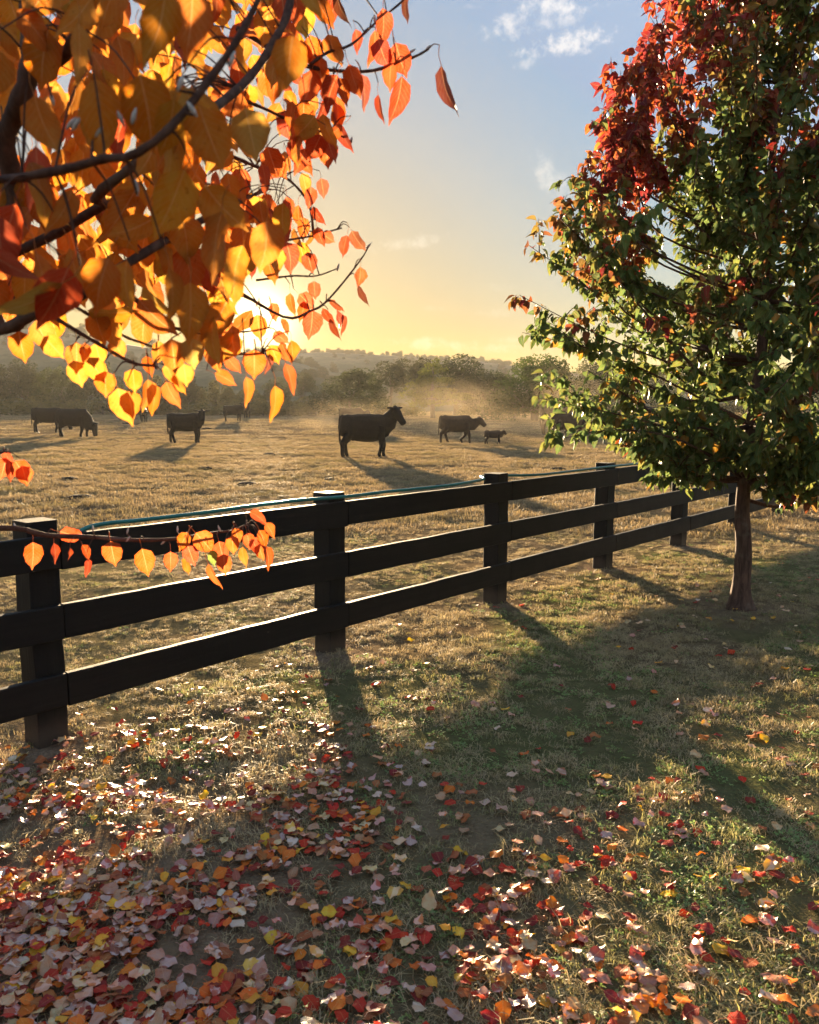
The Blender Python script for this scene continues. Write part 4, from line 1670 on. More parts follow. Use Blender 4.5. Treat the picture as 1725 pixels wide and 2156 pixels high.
# ================================================================== green and red tree on the right
def right_tree():
    rng = np.random.RandomState(23)
    T = TREE
    root = empty('pear_tree', (T.x, T.y, T.z))
    tag(root, 'young upright tree beside the fence on the right, green below and turning red above', 'tree')
    # silhouette (left side) in the photo -> radius by height
    prof_px = [(1030, 1470), (985, 1400), (950, 1300), (930, 1170), (860, 1135), (800, 1150), (700, 1095), (620, 1092), (520, 1112), (462, 1175), (370, 1225), (270, 1275), (150, 1315), (50, 1370), (-20, 1410), (-150, 1440), (-280, 1510)]
    zz, rr = [], []
    for (py, px) in prof_px:
        p = at(px, py, T.y)
        zz.append(p.z)
        rr.append(T.x - p.x)
    zz, rr = np.array(zz), np.array(rr)
    H = zz[-1]
    print('crown z', zz.round(2), 'r', rr.round(2))

    def rad(z):
        return float(np.interp(z, zz, rr)) if z < H else 0.05

    # trunk: slight lean, photo top of the bare stem at (1568,1020)
    tp = at(1566, 1025, T.y)
    a = Acc()
    tpts = spline([(0, 0, -.12), (0.0, 0, .02), (.01, 0, .45), (tp.x - T.x, 0, tp.z), (.10, .05, 2.2), (.08, .02, 3.4), (.14, 0, 4.6), (.10, 0, H - .3)], 40)
    hs = [p.z for p in tpts]
    rads = [float(np.interp(h, [-.12, .0, .06, .2, .9, 1.3, 2.2, 3.4, 4.6, 5.8], [.135, .118, .088, .067, .051, .046, .038, .026, .014, .004])) for h in hs]
    v, f = tube_data(tpts, rads, 22, True, None, .035, rng)
    for p in v:
        if p.z < .12:
            th = math.atan2(p.y, p.x)
            p.x += .016 * math.cos(th) * math.cos(3 * th + 1) * (1 - p.z / .12)
            p.y += .016 * math.sin(th) * math.cos(3 * th + 1) * (1 - p.z / .12)
    mesh_obj('trunk', v, f, M_BARK, root, True)
    trunk_at = lambda z: min(tpts, key=lambda p: abs(p.z - z)).copy()
    shoots = []      # (polyline points) carrying leaves
    nl = 84
    for i in range(nl):
        t = (i + rng.uniform(0, 1)) / nl
        z0 = .92 + 3.9 * t ** 1.15
        th = i * 2.39996 + rng.uniform(-.3, .3)
        z1 = min(H - .25, z0 + rng.uniform(.3, 1.5) * (1 if z0 > 1.3 else .45))
        r1 = rad(z1) * rng.uniform(.72, 1.0)
        # the crown reaches a bit less to the far side
        d = Vector((math.cos(th), math.sin(th), 0))
        st = trunk_at(z0)
        en = Vector((d.x * r1, d.y * r1, z1))
        m1 = st.lerp(en, .45) + Vector((0, 0, -.10 - .08 * r1)) + Vector((rng.uniform(-.08, .08), rng.uniform(-.08, .08), 0))
        pts = spline([st, m1, en], 12)
        r0 = .022 * (1 - t * .6) * (.6 + .4 * r1)
        v, f = tube_data(pts, list(np.linspace(r0, .003, 12)), 6)
        mesh_obj('branch', v, f, M_TWIG, root, True)
        shoots.append((pts, 3))
        # side shoots, rising steeply
        for k in range(rng.randint(9, 13)):
            b = pts[rng.randint(3, 12)]
            L = rng.uniform(.22, .62)
            az = th + rng.uniform(-1.9, 1.9)
            up = rng.uniform(.35, 1.6) if b.z < 2.6 else rng.uniform(1.2, 3.2)
            dd = Vector((math.cos(az), math.sin(az), up)).normalized()
            e = b + dd * L
            rm = rad(e.z) * 1.04
            q = math.hypot(e.x, e.y)
            if q > rm:
                e.x *= rm / q
                e.y *= rm / q
            m = b.lerp(e, .5) + Vector((rng.uniform(-.04, .04), rng.uniform(-.04, .04), .03))
            shoots.append((spline([b, m, e], 8), 1))
    # low drooping sprays seen below the crown, and thin twigs at the left
    for (pa, pb, pc, off) in (((1400, 900), (1290, 870), (1133, 838), -.3), ((1440, 930), (1300, 905), (1150, 930), -.5), ((1480, 950), (1430, 985), (1452, 1030), -.25), ((1520, 960), (1440, 1000), (1395, 1008), -.1),
                              ((1400, 760), (1250, 700), (1095, 622), -.2), ((1400, 800), (1260, 740), (1100, 700), 0), ((1350, 700), (1230, 600), (1112, 515), -.1), ((1350, 680), (1250, 570), (1180, 462), .1),
                              ((1420, 560), (1300, 460), (1208, 372), 0), ((1400, 560), (1320, 490), (1245, 430), .2), ((1380, 620), (1270, 545), (1195, 482), -.1), ((1360, 520), (1275, 430), (1232, 335), -.2), ((1380, 420), (1310, 330), (1262, 262), -.2), ((1400, 500), (1340, 400), (1290, 320), .3), ((1400, 640), (1290, 600), (1210, 560), .3), ((1400, 430), (1310, 260), (1282, 152), .1), ((1460, 300), (1400, 120), (1372, -20), 0), ((1560, 960), (1640, 1010), (1720, 1060), -.2), ((1600, 950), (1650, 1000), (1660, 1060), -.35), ((1600, 930), (1700, 980), (1790, 1030), -.1),
                              ((1480, 900), (1380, 940), (1290, 935), -.4), ((1540, 960), (1500, 1000), (1530, 1020), -.3)):
        A, B, C_ = (at(p[0], p[1], T.y + off) - T for p in (pa, pb, pc))
        st = trunk_at(max(.9, A.z - .25))
        pts = spline([st, A, B, C_], 16)
        v, f = tube_data(pts, list(np.linspace(.011, .002, 16)), 5)
        mesh_obj('branch', v, f, M_TWIG, root, True)
        shoots.append((pts, 2))
        for k in range(7):
            b = pts[rng.randint(6, 16)]
            e = b + Vector((rng.uniform(-.18, .12), rng.uniform(-.15, .15), rng.uniform(-.05, .22)))
            shoots.append((spline([b, b.lerp(e, .5) + Vector((0, 0, .02)), e], 6), 1))
    # long vertical leaders at the top left
    for k in range(34):
        z0 = rng.uniform(2.6, 4.2)
        th = rng.uniform(0, 2 * pi) if k % 2 else rng.uniform(pi * .75, pi * 1.4)
        r0 = rad(z0) * rng.uniform(.35, .9)
        L = rng.uniform(.7, 1.4)
        b = Vector((math.cos(th) * r0, math.sin(th) * r0, z0))
        e = b + Vector((math.cos(th) * .12, math.sin(th) * .12, L))
        rm = rad(e.z)
        q = math.hypot(e.x, e.y)
        if q > rm:
            e.x *= rm / q
            e.y *= rm / q
        shoots.append((spline([b, b.lerp(e, .5), e], 14), 1))
    tw = Acc()
    L_pos, L_dir, L_h, L_rnd = [], [], [], []
    for pts, kind in shoots:
        srnd = rng.normal(0, .20)
        if kind == 1:
            n_ = len(pts)
            tw.add(tube_data(pts, list(np.linspace(.0042, .0014, n_)), 4, False))
        tot = sum((pts[i + 1] - pts[i]).length for i in range(len(pts) - 1))
        nn = int(tot / (.0128 if kind == 1 else .024))
        for k in range(nn):
            u = (k + rng.uniform(0, 1)) / nn
            if kind != 1 and u < .4:
                continue
            if kind == 1 and (u < .04 or (pts[0].z > 3.3 and rng.uniform() < .45)):
                continue
            q = u * (len(pts) - 1)
            i = min(int(q), len(pts) - 2)
            p = pts[i].lerp(pts[i + 1], q - i)
            tn = (pts[i + 1] - pts[i]).normalized()
            az = rng.uniform(0, 2 * pi)
            o = Vector((math.cos(az), math.sin(az), 0))
            # petiole leaves the shoot sideways, the blade arches over and hangs
            d = (o * rng.uniform(.5, 1) + tn * .25 + Vector((0, 0, rng.uniform(-1.0, .15)))).normalized()
            L_pos.append(p)
            L_dir.append((d, o))
            L_h.append(u)
            L_rnd.append(srnd)
    tg = tw.obj('twigs', M_TWIG, root)
    tag(tg, kind='stuff')
    n = len(L_pos)
    print('right tree leaves', n)
    tpls = []
    for i in range(6):
        r = np.random.RandomState(300 + i)
        tpls.append(leaf_template(.073, .059 * r.uniform(.9, 1.1), 5, r.uniform(.25, .7), r.uniform(.15, .6), r.uniform(0, .3), r.uniform(-.03, .05), .022, 1, 0.0, i))
    meshes = [mesh_from_tpl('leaf', t_, M_GLEAF_OBJ) for t_ in tpls]
    tr = [tri_template(t_) for t_ in tpls]
    cols, mats, idx, cam_d = [], [], [], []
    P = np.array([tuple(p) for p in L_pos])
    nzv = fbm(P[:, 0] * 2.0 + 5, P[:, 2] * 1.6 + P[:, 1] * 1.3, 91, 3)
    for i in range(n):
        p = L_pos[i]
        d, o = L_dir[i]
        rq = math.hypot(p.x, p.y) / max(.3, rad(p.z))
        redness = sstep(p.z, 2.5, 4.2) * .80 + .45 * sstep(-p.x, .3, 1.3) * sstep(p.z, 1.9, 2.8) + (nzv[i] - .5) * 3.2 - .38 * sstep(p.x, -.1, .7) - .25 * (1 - sstep(rq, .3, .8)) + .12 * L_h[i]
        redness += L_rnd[i] + rng.normal(-.03, .15)
        if p.z < 2.1:
            redness -= .75 if p.x > -.4 else .4
        green = np.array([(.070, .130, .040), (.085, .150, .042), (.055, .105, .042), (.120, .165, .042)][rng.randint(0, 4)])
        red = np.array([(.23, .032, .036), (.28, .050, .034), (.15, .024, .032), (.31, .085, .035)][rng.randint(0, 4)])
        mid_ = np.array([(.20, .11, .035), (.17, .07, .035), (.24, .16, .04)][rng.randint(0, 3)])
        q_ = float(np.clip((redness - .16) / .56, 0, 1))
        c = green * (1 - q_ * 2) + mid_ * q_ * 2 if q_ < .5 else mid_ * (2 - 2 * q_) + red * (2 * q_ - 1)
        if q_ < .1 and rng.uniform() < .025:
            c = np.array((.30, .17, .035))
        c = c * rng.uniform(.75, 1.25)
        hint = Vector((rng.normal(0, .45), rng.normal(0, .45), .55)) + o * .8
        m = frame(d, hint, rng.normal(0, .3))
        mats.append(np.array(m4(m, p, rng.uniform(.62, 1.12))))
        cols.append(c)
        idx.append(int(rng.randint(0, 6)))
    # the 300 nearest to the viewer that are on the view side become parts
    W = P + np.array(T)
    py_ = (np.abs(W[:, 0]) < W[:, 1] * .5) & (W[:, 2] < 4.6)
    dd = np.linalg.norm(W - np.array([0, 0, CAMZ]), axis=1) + np.where(py_, 0, 100)
    order = np.argsort(dd)
    single = set(order[:300].tolist())
    for i in order[:300]:
        ob = link(bpy.data.objects.new('leaf', meshes[idx[i]]), root)
        ob.matrix_local = Matrix(mats[i].tolist())
        ob.color = (*cols[i], 1)
    rest = [i for i in range(n) if i not in single]
    o = join_leaves('leaves', tr, [mats[i] for i in rest], [idx[i] for i in rest], [cols[i] for i in rest], M_GLEAF_ATT, root)
    tag(o, kind='stuff')


right_tree()

# ================================================================== near tree at the left, only its branches reach into the view
def near_tree():
    rng = np.random.RandomState(31)
    base = Vector((-1.75, 1.35, tz(-1.75, 1.35)))
    root = empty('pear_tree', base)
    tag(root, 'near tree at upper left with backlit orange and golden leaves on overhanging branches', 'tree')
    tp = spline([(0, 0, -.1), (.02, 0, .6), (-.02, .05, 1.4), (.05, 0, 2.4), (0, .1, 3.6), (.1, 0, 4.6)], 26)
    v, f = tube_data(tp, list(np.interp(np.linspace(0, 1, 26), [0, .05, .3, .6, 1], [.13, .10, .08, .05, .008])), 18, True, None, .04, rng)
    mesh_obj('trunk', v, f, M_BARK, root, True)

    def LP(px, py, d):
        return at(px, py, d) - base

    twigs = Acc()
    branch_pts = []

    def limb(spec, r0, r1, origin=None, n=26, part=True):
        pts = [LP(*s) for s in spec]
        if origin is not None:
            pts = [Vector(origin)] + pts
        sp_ = spline(pts, n)
        rads = [r * (1 + .10 * math.sin(k * 2.3 + r0 * 900) + rng.uniform(-.05, .07)) for k, r in enumerate(np.linspace(r0, r1, n))]
        v, f = tube_data(sp_, rads, 9, True, None, .05, rng)
        if part:
            mesh_obj('branch', v, f, M_BARK if r0 > .012 else M_TWIG, root, True)
        else:
            twigs.add((v, f))
        branch_pts.extend([(p, len(branch_pts)) for p in sp_[2:]])
        return sp_

    # limbs traced with a distance of their own
    limb([(-120, 560, 1.25), (11, 285, 1.15), (38, 225, 1.12), (62, 150, 1.1), (62, 60, 1.1), (60, -90, 1.1)], .016, .010, (0, 0, 1.5))
    limb([(55, 170, 1.12), (83, 147, 1.10), (128, 122, 1.06), (165, 70, 1.02), (178, 0, 1.0), (190, -100, .98)], .0095, .006)
    limb([(-100, 390, .92), (11, 378, .88), (139, 356, .84), (222, 333, .82), (278, 328, .80), (356, 272, .80), (433, 178, .82), (500, 83, .84), (548, -10, .86), (590, -120, .88)], .0048, .0032, (.05, -.1, 1.75))
    limb([(60, 520, 1.3), (200, 411, 1.2), (289, 344, 1.15), (367, 300, 1.15), (445, 233, 1.2), (520, 170, 1.3), (570, 100, 1.35), (605, 30, 1.4), (620, -60, 1.45)], .0072, .006, (.0, 0, 1.3))
    limb([(500, 60, 1.45), (555, 94, 1.5), (583, 117, 1.55), (667, 144, 1.6), (778, 150, 1.62), (867, 122, 1.64), (902, 104, 1.65)], .0052, .0022)
    limb([(655, 135, 1.58), (689, 111, 1.6), (739, 94, 1.62), (789, 50, 1.66), (850, 0, 1.7), (868, -30, 1.72)], .0030, .0016)
    limb([(483, 200, 1.5), (555, 228, 1.55), (650, 272, 1.62), (700, 278, 1.66), (741, 298, 1.7)], .0034, .0018)
    limb([(-200, 760, 1.25), (11, 694, 1.22), (60, 664, 1.2), (155, 629, 1.2), (260, 560, 1.25), (360, 500, 1.35), (470, 440, 1.5), (560, 400, 1.7)], .0125, .004, (0, .1, .6))
    limb([(-30, 645, 1.3), (40, 655, 1.3), (95, 659, 1.3), (165, 699, 1.3), (225, 734, 1.3), (280, 764, 1.3), (322, 770, 1.3)], .0042, .0022)
    limb([(150, 640, 1.35), (255, 704, 1.35), (300, 722, 1.34), (335, 736, 1.33)], .0026, .0018)
    limb([(230, 580, 1.4), (340, 679, 1.42), (380, 694, 1.42), (430, 719, 1.43), (490, 744, 1.44), (552, 742, 1.45)], .0038, .002)
    limb([(380, 660, 1.5), (400, 684, 1.5), (500, 699, 1.5), (566, 690, 1.5)], .0024, .0016)
    limb([(480, 600, 1.6), (600, 668, 1.7), (655, 654, 1.75), (683, 639, 1.8), (722, 596, 1.85), (761, 545, 1.9), (776, 520, 1.92)], .0032, .0015)
    limb([(540, 590, 1.7), (615, 581, 1.75), (665, 581, 1.78), (712, 565, 1.8)], .0024, .0013)
    limb([(490, 330, 1.7), (560, 360, 1.85), (610, 380, 1.95), (650, 430, 2.0), (660, 500, 2.0)], .004, .002)
    limb([(470, 420, 1.7), (560, 500, 1.8), (640, 500, 1.9), (720, 480, 1.95)], .0032, .0018)
    low = limb([(-260, 1180, 1.9), (-60, 1122, 2.0), (30, 1112, 2.02), (100, 1127, 2.03), (200, 1131, 2.05), (280, 1137, 2.06), (350, 1136, 2.07), (400, 1130, 2.08), (450, 1122, 2.1), (490, 1116, 2.1), (522, 1104, 2.1)], .0085, .0022, (0, .05, .75), 34)
    limb([(-200, 1010, 1.7), (-60, 965, 1.75), (8, 952, 1.78)], .004, .002, (0, 0, .95))

    tplB = []
    for i in range(8):
        r = np.random.RandomState(400 + i)
        tplB.append(leaf_template(.068, .060 * r.uniform(.88, 1.08), 8, r.uniform(.05, .35), r.uniform(.0, .3), r.uniform(0, .25), r.uniform(-.04, .08), .028, 2, .035, i))
    meshes = [mesh_from_tpl('leaf', t_, M_LEAF_OBJ) for t_ in tplB]
    tr = [tri_template(t_) for t_ in tplB]
    recs = []      # (matrix, idx, colour, apparent size)

    AX = {'gold': (.42, .175, .028), 'amber': (.41, .128, .024), 'orange': (.38, .080, .022), 'red': (.31, .050, .024), 'olive': (.34, .21, .04), 'green': (.12, .20, .04), 'coral': (.38, .060, .024), 'dark': (.16, .045, .026)}

    def colour(name):
        return np.array(AX[name]) * rng.uniform(.82, 1.15) * np.array([1, rng.uniform(.85, 1.18), rng.uniform(.8, 1.3)])

    def nearest(p):
        return min(branch_pts, key=lambda b: (b[0] - p).length)[0]

    def leaf_at(px, py, d, w, h, cname, tilt=0.0, tw=None, connect=True):
        """blade centred at the photo point, w x h its apparent size, tilt in the picture plane (0 = tip down)"""
        L = math.hypot(h, 0) / F * d
        s = L / .068
        s = max(.45, min(1.25, s))
        c = LP(px, py, d)
        view = (c + base - Vector((0, 0, CAMZ))).normalized()
        right = view.cross(Vector((0, 0, 1))).normalized()
        up = right.cross(view).normalized()
        dn = (-up * math.cos(tilt) + right * math.sin(tilt)).normalized()
        # turn about the long axis so that the apparent width fits
        want = min(1.0, (w / h) / .86)
        ang = math.acos(max(.12, want)) * (1 if rng.uniform() < .5 else -1)
        m = frame(dn, -view, ang)
        loc = c - m @ Vector((0, .062 * s, 0))
        i = int(rng.randint(0, 8))
        recs.append((m4(m, loc, s), i, colour(cname), h))
        if connect:
            b = nearest(loc)
            g = (b - loc).length
            if .004 < g < .14:
                mid = b.lerp(loc, .5) + Vector((0, 0, .15 * g))
                twigs.add(tube_data(spline([b, mid, loc + m @ Vector((0, .001, 0))], 7), list(np.linspace(.0014, .0008, 7)), 5, False))

    # leaves of the low branch in front of the fence
    for q in ((71, 1168, 44, 54, 'coral', 0), (118, 1163, 17, 42, 'coral', .15), (150, 1126, 33, 46, 'coral', 1.2), (148, 1165, 8, 26, 'coral', 0), (183, 1161, 20, 34, 'coral', .5), (188, 1194, 16, 36, 'coral', .1),
              (237, 1164, 42, 50, 'coral', .1), (306, 1182, 48, 56, 'orange', .2), (360, 1181, 34, 40, 'coral', 0), (385, 1138, 30, 40, 'orange', -.6), (402, 1168, 42, 44, 'coral', .3), (430, 1141, 44, 52, 'orange', .7),
              (466, 1160, 38, 42, 'coral', .2), (450, 1173, 22, 32, 'green', .4), (447, 1213, 18, 56, 'orange', .25), (472, 1187, 34, 42, 'orange', 0), (545, 1087, 26, 44, 'coral', 1.1), (570, 1115, 22, 36, 'orange', .6),
              (556, 1133, 26, 40, 'orange', .5), (510, 1172, 20, 42, 'gold', -.1), (538, 1148, 24, 40, 'coral', .4), (567, 1172, 20, 48, 'orange', .35), (490, 1146, 30, 38, 'orange', 0), (524, 1138, 26, 34, 'coral', .2), (392, 1190, 18, 36, 'amber', 0), (500, 1128, 24, 34, 'orange', .3), (548, 1162, 26, 34, 'orange', .1)):
        leaf_at(q[0], q[1], 2.03 + rng.uniform(-.03, .05), q[2], q[3], q[4], q[5])
    for q in ((45, 990, 42, 46, 'coral', .5), (52, 1000, 34, 40, 'orange', .2), (24, 990, 26, 42, 'coral', .2), (8, 985, 40, 44, 'coral', -.3), (16, 965, 20, 30, 'coral', .2)):
        leaf_at(q[0], q[1], 1.8, q[2], q[3], q[4], q[5])
    # fringe below the crown
    for q in ((45, 728, 50, 60, 'amber', .1, 1.3), (90, 704, 50, 60, 'gold', .4, 1.3), (112, 730, 50, 52, 'gold', .7, 1.28), (162, 752, 48, 60, 'gold', 0, 1.3), (165, 785, 50, 52, 'gold', .2, 1.31), (180, 742, 20, 36, 'amber', 0, 1.3),
              (203, 778, 44, 56, 'gold', .5, 1.27), (222, 807, 48, 50, 'amber', 0, 1.27), (208, 690, 54, 64, 'gold', .2, 1.2), (236, 700, 44, 52, 'gold', .3, 1.25), (207, 745, 40, 44, 'gold', .2, 1.32), (248, 733, 38, 42, 'amber', .5, 1.3),
              (258, 855, 56, 76, 'gold', .2, 1.28), (276, 850, 46, 54, 'amber', .1, 1.27), (281, 800, 38, 46, 'amber', 0, 1.3), (314, 830, 28, 62, 'gold', .05, 1.3), (328, 838, 30, 60, 'gold', .2, 1.31), (360, 831, 36, 56, 'orange', .3, 1.3),
              (335, 742, 34, 48, 'gold', 0, 1.3), (390, 788, 42, 44, 'gold', .1, 1.25), (366, 748, 56, 66, 'amber', .1, 1.15), (405, 742, 56, 60, 'olive', .1, 1.15), (452, 752, 40, 56, 'amber', .4, 1.3), (475, 795, 32, 46, 'orange', 1.2, 1.4),
              (488, 768, 28, 42, 'orange', .5, 1.4), (536, 765, 48, 56, 'orange', 0, 1.4), (525, 822, 26, 58, 'gold', .2, 1.4), (583, 847, 32, 70, 'amber', .1, 1.4), (612, 795, 24, 62, 'orange', .35, 1.45), (568, 765, 18, 40, 'dark', 0, 1.45), (617, 739, 24, 46, 'amber', .15, 1.45),
              (578, 745, 36, 40, 'amber', .4, 1.45), (600, 742, 20, 44, 'orange', .3, 1.5), (590, 712, 24, 32, 'orange', .8, 1.5), (602, 686, 16, 34, 'orange', .6, 1.5), (545, 688, 46, 50, 'amber', .1, 1.45), (488, 715, 40, 60, 'amber', 0, 1.35), (358, 790, 24, 50, 'gold', .3, 1.3), (375, 810, 18, 44, 'gold', .4, 1.3), (310, 770, 24, 40, 'orange', 0, 1.3),
              (658, 682, 42, 56, 'red', 0, 1.75), (700, 694, 14, 46, 'red', .2, 1.8), (688, 668, 18, 40, 'red', .4, 1.8), (715, 672, 12, 40, 'red', .3, 1.8), (725, 682, 12, 40, 'red', .2, 1.8), (706, 645, 14, 34, 'red', .6, 1.8), (645, 634, 36, 40, 'red', .8, 1.75), (662, 610, 28, 34, 'red', 0, 1.75),
              (725, 517, 22, 42, 'red', -.3, 1.9), (752, 507, 26, 44, 'dark', .5, 1.9), (759, 583, 24, 40, 'red', 0, 1.85), (760, 623, 14, 44, 'dark', .2, 1.85), (673, 498, 26, 38, 'red', .2, 1.85), (652, 552, 34, 40, 'red', .2, 1.8), (640, 655, 24, 40, 'orange', 0, 1.75), (580, 655, 24, 36, 'orange', .4, 1.7), (612, 640, 22, 44, 'amber', 0, 1.7)):
        leaf_at(*q[:6][:2], q[6], q[2], q[3], q[4], q[5])
    # upper right fringe
    for q in ((935, 190, 32, 88, 'dark', .12, 1.65), (842, 210, 44, 84, 'red', -.1, 1.62), (843, 125, 48, 60, 'red', .3, 1.62), (810, 58, 40, 66, 'red', .1, 1.66), (790, 100, 30, 60, 'orange', 0, 1.64), (805, 112, 40, 52, 'red', .3, 1.62), (820, 160, 34, 48, 'orange', -.2, 1.62),
              (797, 228, 16, 50, 'red', 0, 1.62), (770, 190, 26, 62, 'dark', .35, 1.62), (715, 240, 30, 66, 'orange', .2, 1.66), (722, 290, 26, 56, 'red', .3, 1.68), (673, 155, 46, 66, 'orange', 0, 1.6), (660, 110, 40, 60, 'orange', .2, 1.6), (635, 120, 36, 60, 'orange', 0, 1.58), (700, 105, 40, 56, 'amber', .3, 1.6),
              (755, 85, 22, 40, 'red', .3, 1.64), (745, 170, 40, 60, 'orange', .3, 1.6), (693, 312, 32, 50, 'red', .1, 1.6), (655, 185, 44, 66, 'orange', -.1, 1.6), (640, 250, 44, 70, 'orange', 0, 1.58), (715, 20, 18, 60, 'dark', .2, 1.7), (850, 15, 16, 46, 'dark', -.2, 1.7), (675, 20, 40, 66, 'orange', .3, 1.6), (725, 190, 30, 50, 'orange', .5, 1.6),
              (690, 330, 30, 40, 'orange', .2, 1.65), (660, 300, 30, 60, 'amber', 0, 1.62), (680, 395, 26, 36, 'dark', .2, 1.9), (655, 415, 30, 40, 'red', 0, 1.9), (668, 455, 22, 40, 'red', .4, 1.9), (640, 480, 30, 44, 'orange', .2, 1.9), (690, 500, 30, 30, 'red', 1, 1.9)):
        leaf_at(q[0], q[1], q[6], q[2], q[3], q[4], q[5])

    # the mass of the crown
    poly = [(-80, -80), (720, -80), (705, 40), (640, 110), (700, 170), (725, 240), (700, 300), (660, 350), (640, 430), (665, 500), (640, 545), (560, 575), (520, 590), (490, 620), (480, 660), (540, 690), (560, 720), (470, 745), (400, 730), (330, 690), (235, 690), (160, 690), (90, 668), (20, 668), (-80, 668)]

    def inside(x, y):
        c = False
        j = len(poly) - 1
        for i in range(len(poly)):
            xi, yi = poly[i]
            xj, yj = poly[j]
            if (yi > y) != (yj > y) and x < (xj - xi) * (y - yi) / (yj - yi) + xi:
                c = not c
            j = i
        return c

    cnt = 0
    gaps = [(535, 625, 44), (350, 600, 16), (440, 380, 14), (100, 500, 14), (30, 250, 12), (250, 620, 14), (560, 640, 60), (545, 355, 16), (110, 410, 16), (85, 150, 10), (610, 620, 40), (175, 235, 16), (630, 30, 14), (300, 400, 12), (270, 470, 12), (480, 230, 12), (640, 440, 12)]
    while cnt < 700:
        x, y = rng.uniform(-80, 730), rng.uniform(-80, 745)
        if not inside(x, y):
            continue
        if any((x - gx) ** 2 + (y - gy) ** 2 < gr * gr for gx, gy, gr in gaps):
            continue
        e = min(1, max(0, (x - 380) / 300.0))
        near = rng.uniform() < .11 * (1 - e)
        if near:
            d = rng.uniform(.82, 1.05)
        else:
            d = rng.uniform(1.15, 1.75) + .4 * e + (rng.uniform(0, .6) if rng.uniform() < .4 else 0)
        L = .068 * rng.uniform(.72, 1.05) * (1 - .18 * e)
        h = L * F / d
        w = h * .86 * rng.uniform(.35, 1.0)
        u = rng.uniform()
        if near:
            cn = 'gold' if u < .45 else ('amber' if u < .8 else ('olive' if u < .9 else 'coral'))
            if x < 130 and y > 440 and u < .3:
                cn = 'red'
        else:
            cn = ('red' if u < .03 + .5 * e * e else 'orange' if u < .10 + .60 * e else 'amber' if u < .45 + .45 * e else 'gold' if u < .93 else 'olive')
        leaf_at(x, y, d, w, h, cn, rng.normal(0, .45), connect=(rng.uniform() < .75))
        cnt += 1
    # buds along the branches
    buds = Acc()
    for (px, py, d) in ((196, 1113, 2.04), (269, 1118, 2.06), (374, 1115, 2.07), (462, 1113, 2.09), (521, 1102, 2.1), (32, 1108, 2.02), (270, 1135, 2.05), (344, 1142, 2.07),
                        (150, 260, .86), (205, 280, .84), (288, 395, .82), (255, 250, .84), (282, 245, .83), (489, 125, .83), (380, 175, .8), (405, 230, .8), (160, 262, .85),
                        (900, 102, 1.65), (867, 108, 1.64), (789, 40, 1.66), (740, 297, 1.7), (776, 518, 1.92), (712, 563, 1.8), (110, 208, 1.1), (330, 768, 1.3), (390, 405, 1.15)):
        b = LP(px, py, d)
        s_ = .006 if d > 1 else .0055
        dv = (Vector((rng.uniform(-.5, .8), 0, rng.uniform(.3, 1)))).normalized()
        buds.add(tube_data([b - dv * s_ * 1.4, b - dv * s_ * .4, b + dv * s_ * .5, b + dv * s_ * 1.5], [.0009, s_ * .42, s_ * .42, .0006], 7))
        q = nearest(b)
        if .004 < (q - b).length < .04:
            twigs.add(tube_data([q, b - dv * s_ * 1.2], [.0018, .0012], 5, False))
    bo = buds.obj('buds', M_BUD, root)
    tag(bo, kind='stuff')
    to = twigs.obj('twigs', M_TWIG, root)
    tag(to, kind='stuff')
    order = sorted(range(len(recs)), key=lambda i: -recs[i][3])
    # keep the hand placed ones (first in the list) singly, then the largest
    first = [i for i in range(len(recs)) if i < 118]
    single = (first + [i for i in order if i >= 118])[:300]
    sset = set(single)
    for i in single:
        m, ti, c, h = recs[i]
        ob = link(bpy.data.objects.new('leaf', meshes[ti]), root)
        ob.matrix_local = m
        ob.color = (*c, 1)
    rest = [i for i in range(len(recs)) if i not in sset]
    o = join_leaves('leaves', tr, [np.array(recs[i][0]) for i in rest], [recs[i][1] for i in rest], [recs[i][2] for i in rest], M_LEAF_ATT, root)
    tag(o, kind='stuff')
    print('near tree leaves', len(recs))


near_tree()

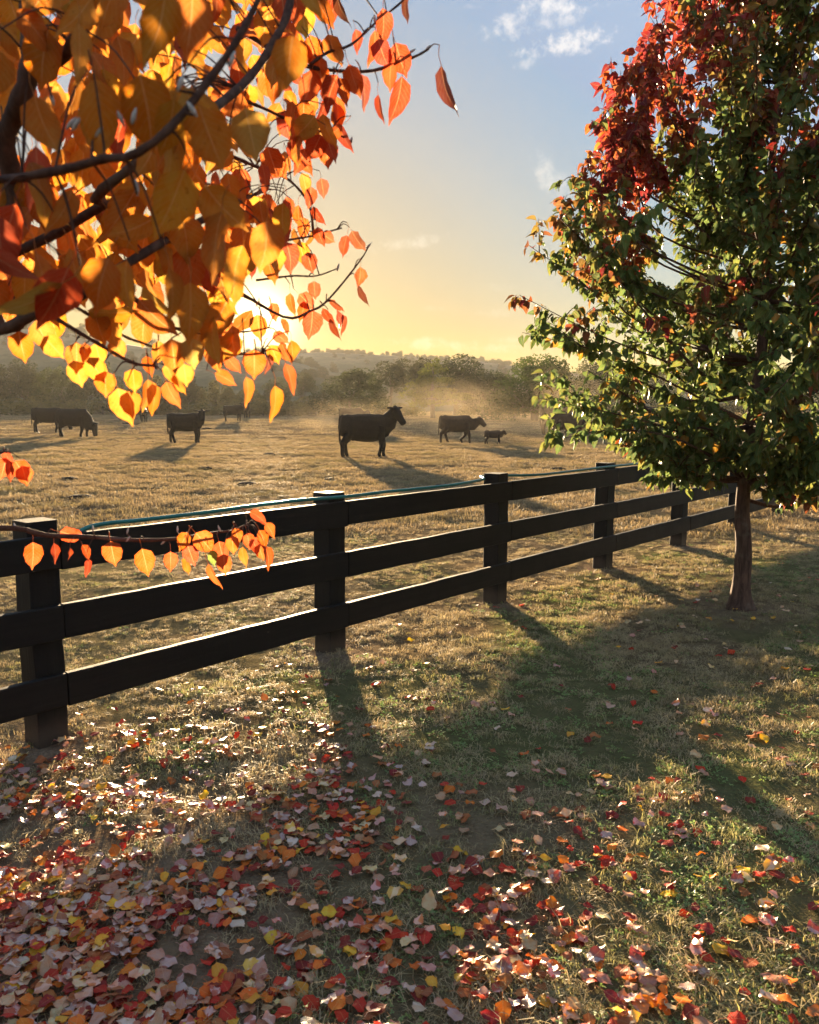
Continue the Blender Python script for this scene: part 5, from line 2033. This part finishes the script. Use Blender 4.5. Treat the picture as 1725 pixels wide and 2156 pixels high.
# ================================================================== air: haze and dust
def volume_box(name, x0, x1, y0, y1, z0, z1, dens, col, aniso):
    v = [(x, y, z) for z in (z0, z1) for y in (y0, y1) for x in (x0, x1)]
    f = [(0, 2, 3, 1), (4, 5, 7, 6), (0, 1, 5, 4), (2, 6, 7, 3), (0, 4, 6, 2), (1, 3, 7, 5)]
    m, t, out = new_mat(name + '_air')
    pv = t.node('ShaderNodeVolumePrincipled')
    pv.inputs['Color'].default_value = (*col, 1)
    pv.inputs['Density'].default_value = dens
    pv.inputs['Anisotropy'].default_value = aniso
    t.l.new(pv.outputs[0], out.inputs['Volume'])
    o = mesh_obj(name, v, f, m)
    tag(o, kind='stuff')
    return o


volume_box('haze', -660, 660, -660, 660, -2.5, 38, .00029, (.94, .88, .78), .12)


def dust(plumes):
    for (px, py, dep, w, h, dd, dens, lab) in plumes:
        c = at(px, py, dep)
        bm = bmesh.new()
        bmesh.ops.create_icosphere(bm, subdivisions=3, radius=1)
        me = bpy.data.meshes.new('dust_cloud')
        bm.to_mesh(me)
        bm.free()
        m, t, out = new_mat('dust_in_air')
        co = t.node('ShaderNodeTexCoord').outputs['Object']
        pos = t.node('ShaderNodeNewGeometry').outputs['Position']
        r = t.vmath('LENGTH', co)
        n = t.noise(t.vmath('MULTIPLY', pos, (.35, .35, .55)), 1.6, 5, .62, .8)
        fall = t.math('SUBTRACT', 1.0, t.smooth(r, .15, 1.0))
        k = t.math('MULTIPLY', t.smooth(n, .40, .68), fall)
        pv = t.node('ShaderNodeVolumePrincipled')
        pv.inputs['Color'].default_value = (.92, .74, .50, 1)
        pv.inputs['Anisotropy'].default_value = .45
        t.put(pv.inputs['Density'], t.math('MULTIPLY', k, dens))
        t.l.new(pv.outputs[0], out.inputs['Volume'])
        me.materials.append(m)
        o = link(bpy.data.objects.new('dust_cloud', me))
        o.location = c
        o.scale = (w, dd, h)
        tag(o, lab, 'dust', kind='stuff')


dust([
    (940, 858, 50, 5.4, 2.2, 7.0, .019, 'golden dust hanging over the walking cow'),
    (1185, 850, 44, 3.2, 2.6, 6.0, .013, 'thick dust in front of the dense dark tree'),
    (1050, 890, 39, 6.5, .95, 4.0, .016, 'low dust around the walking cow and calf'),
    (720, 880, 52, 4.5, 1.5, 8.0, .010, 'thin dust behind the large black cow'),
])
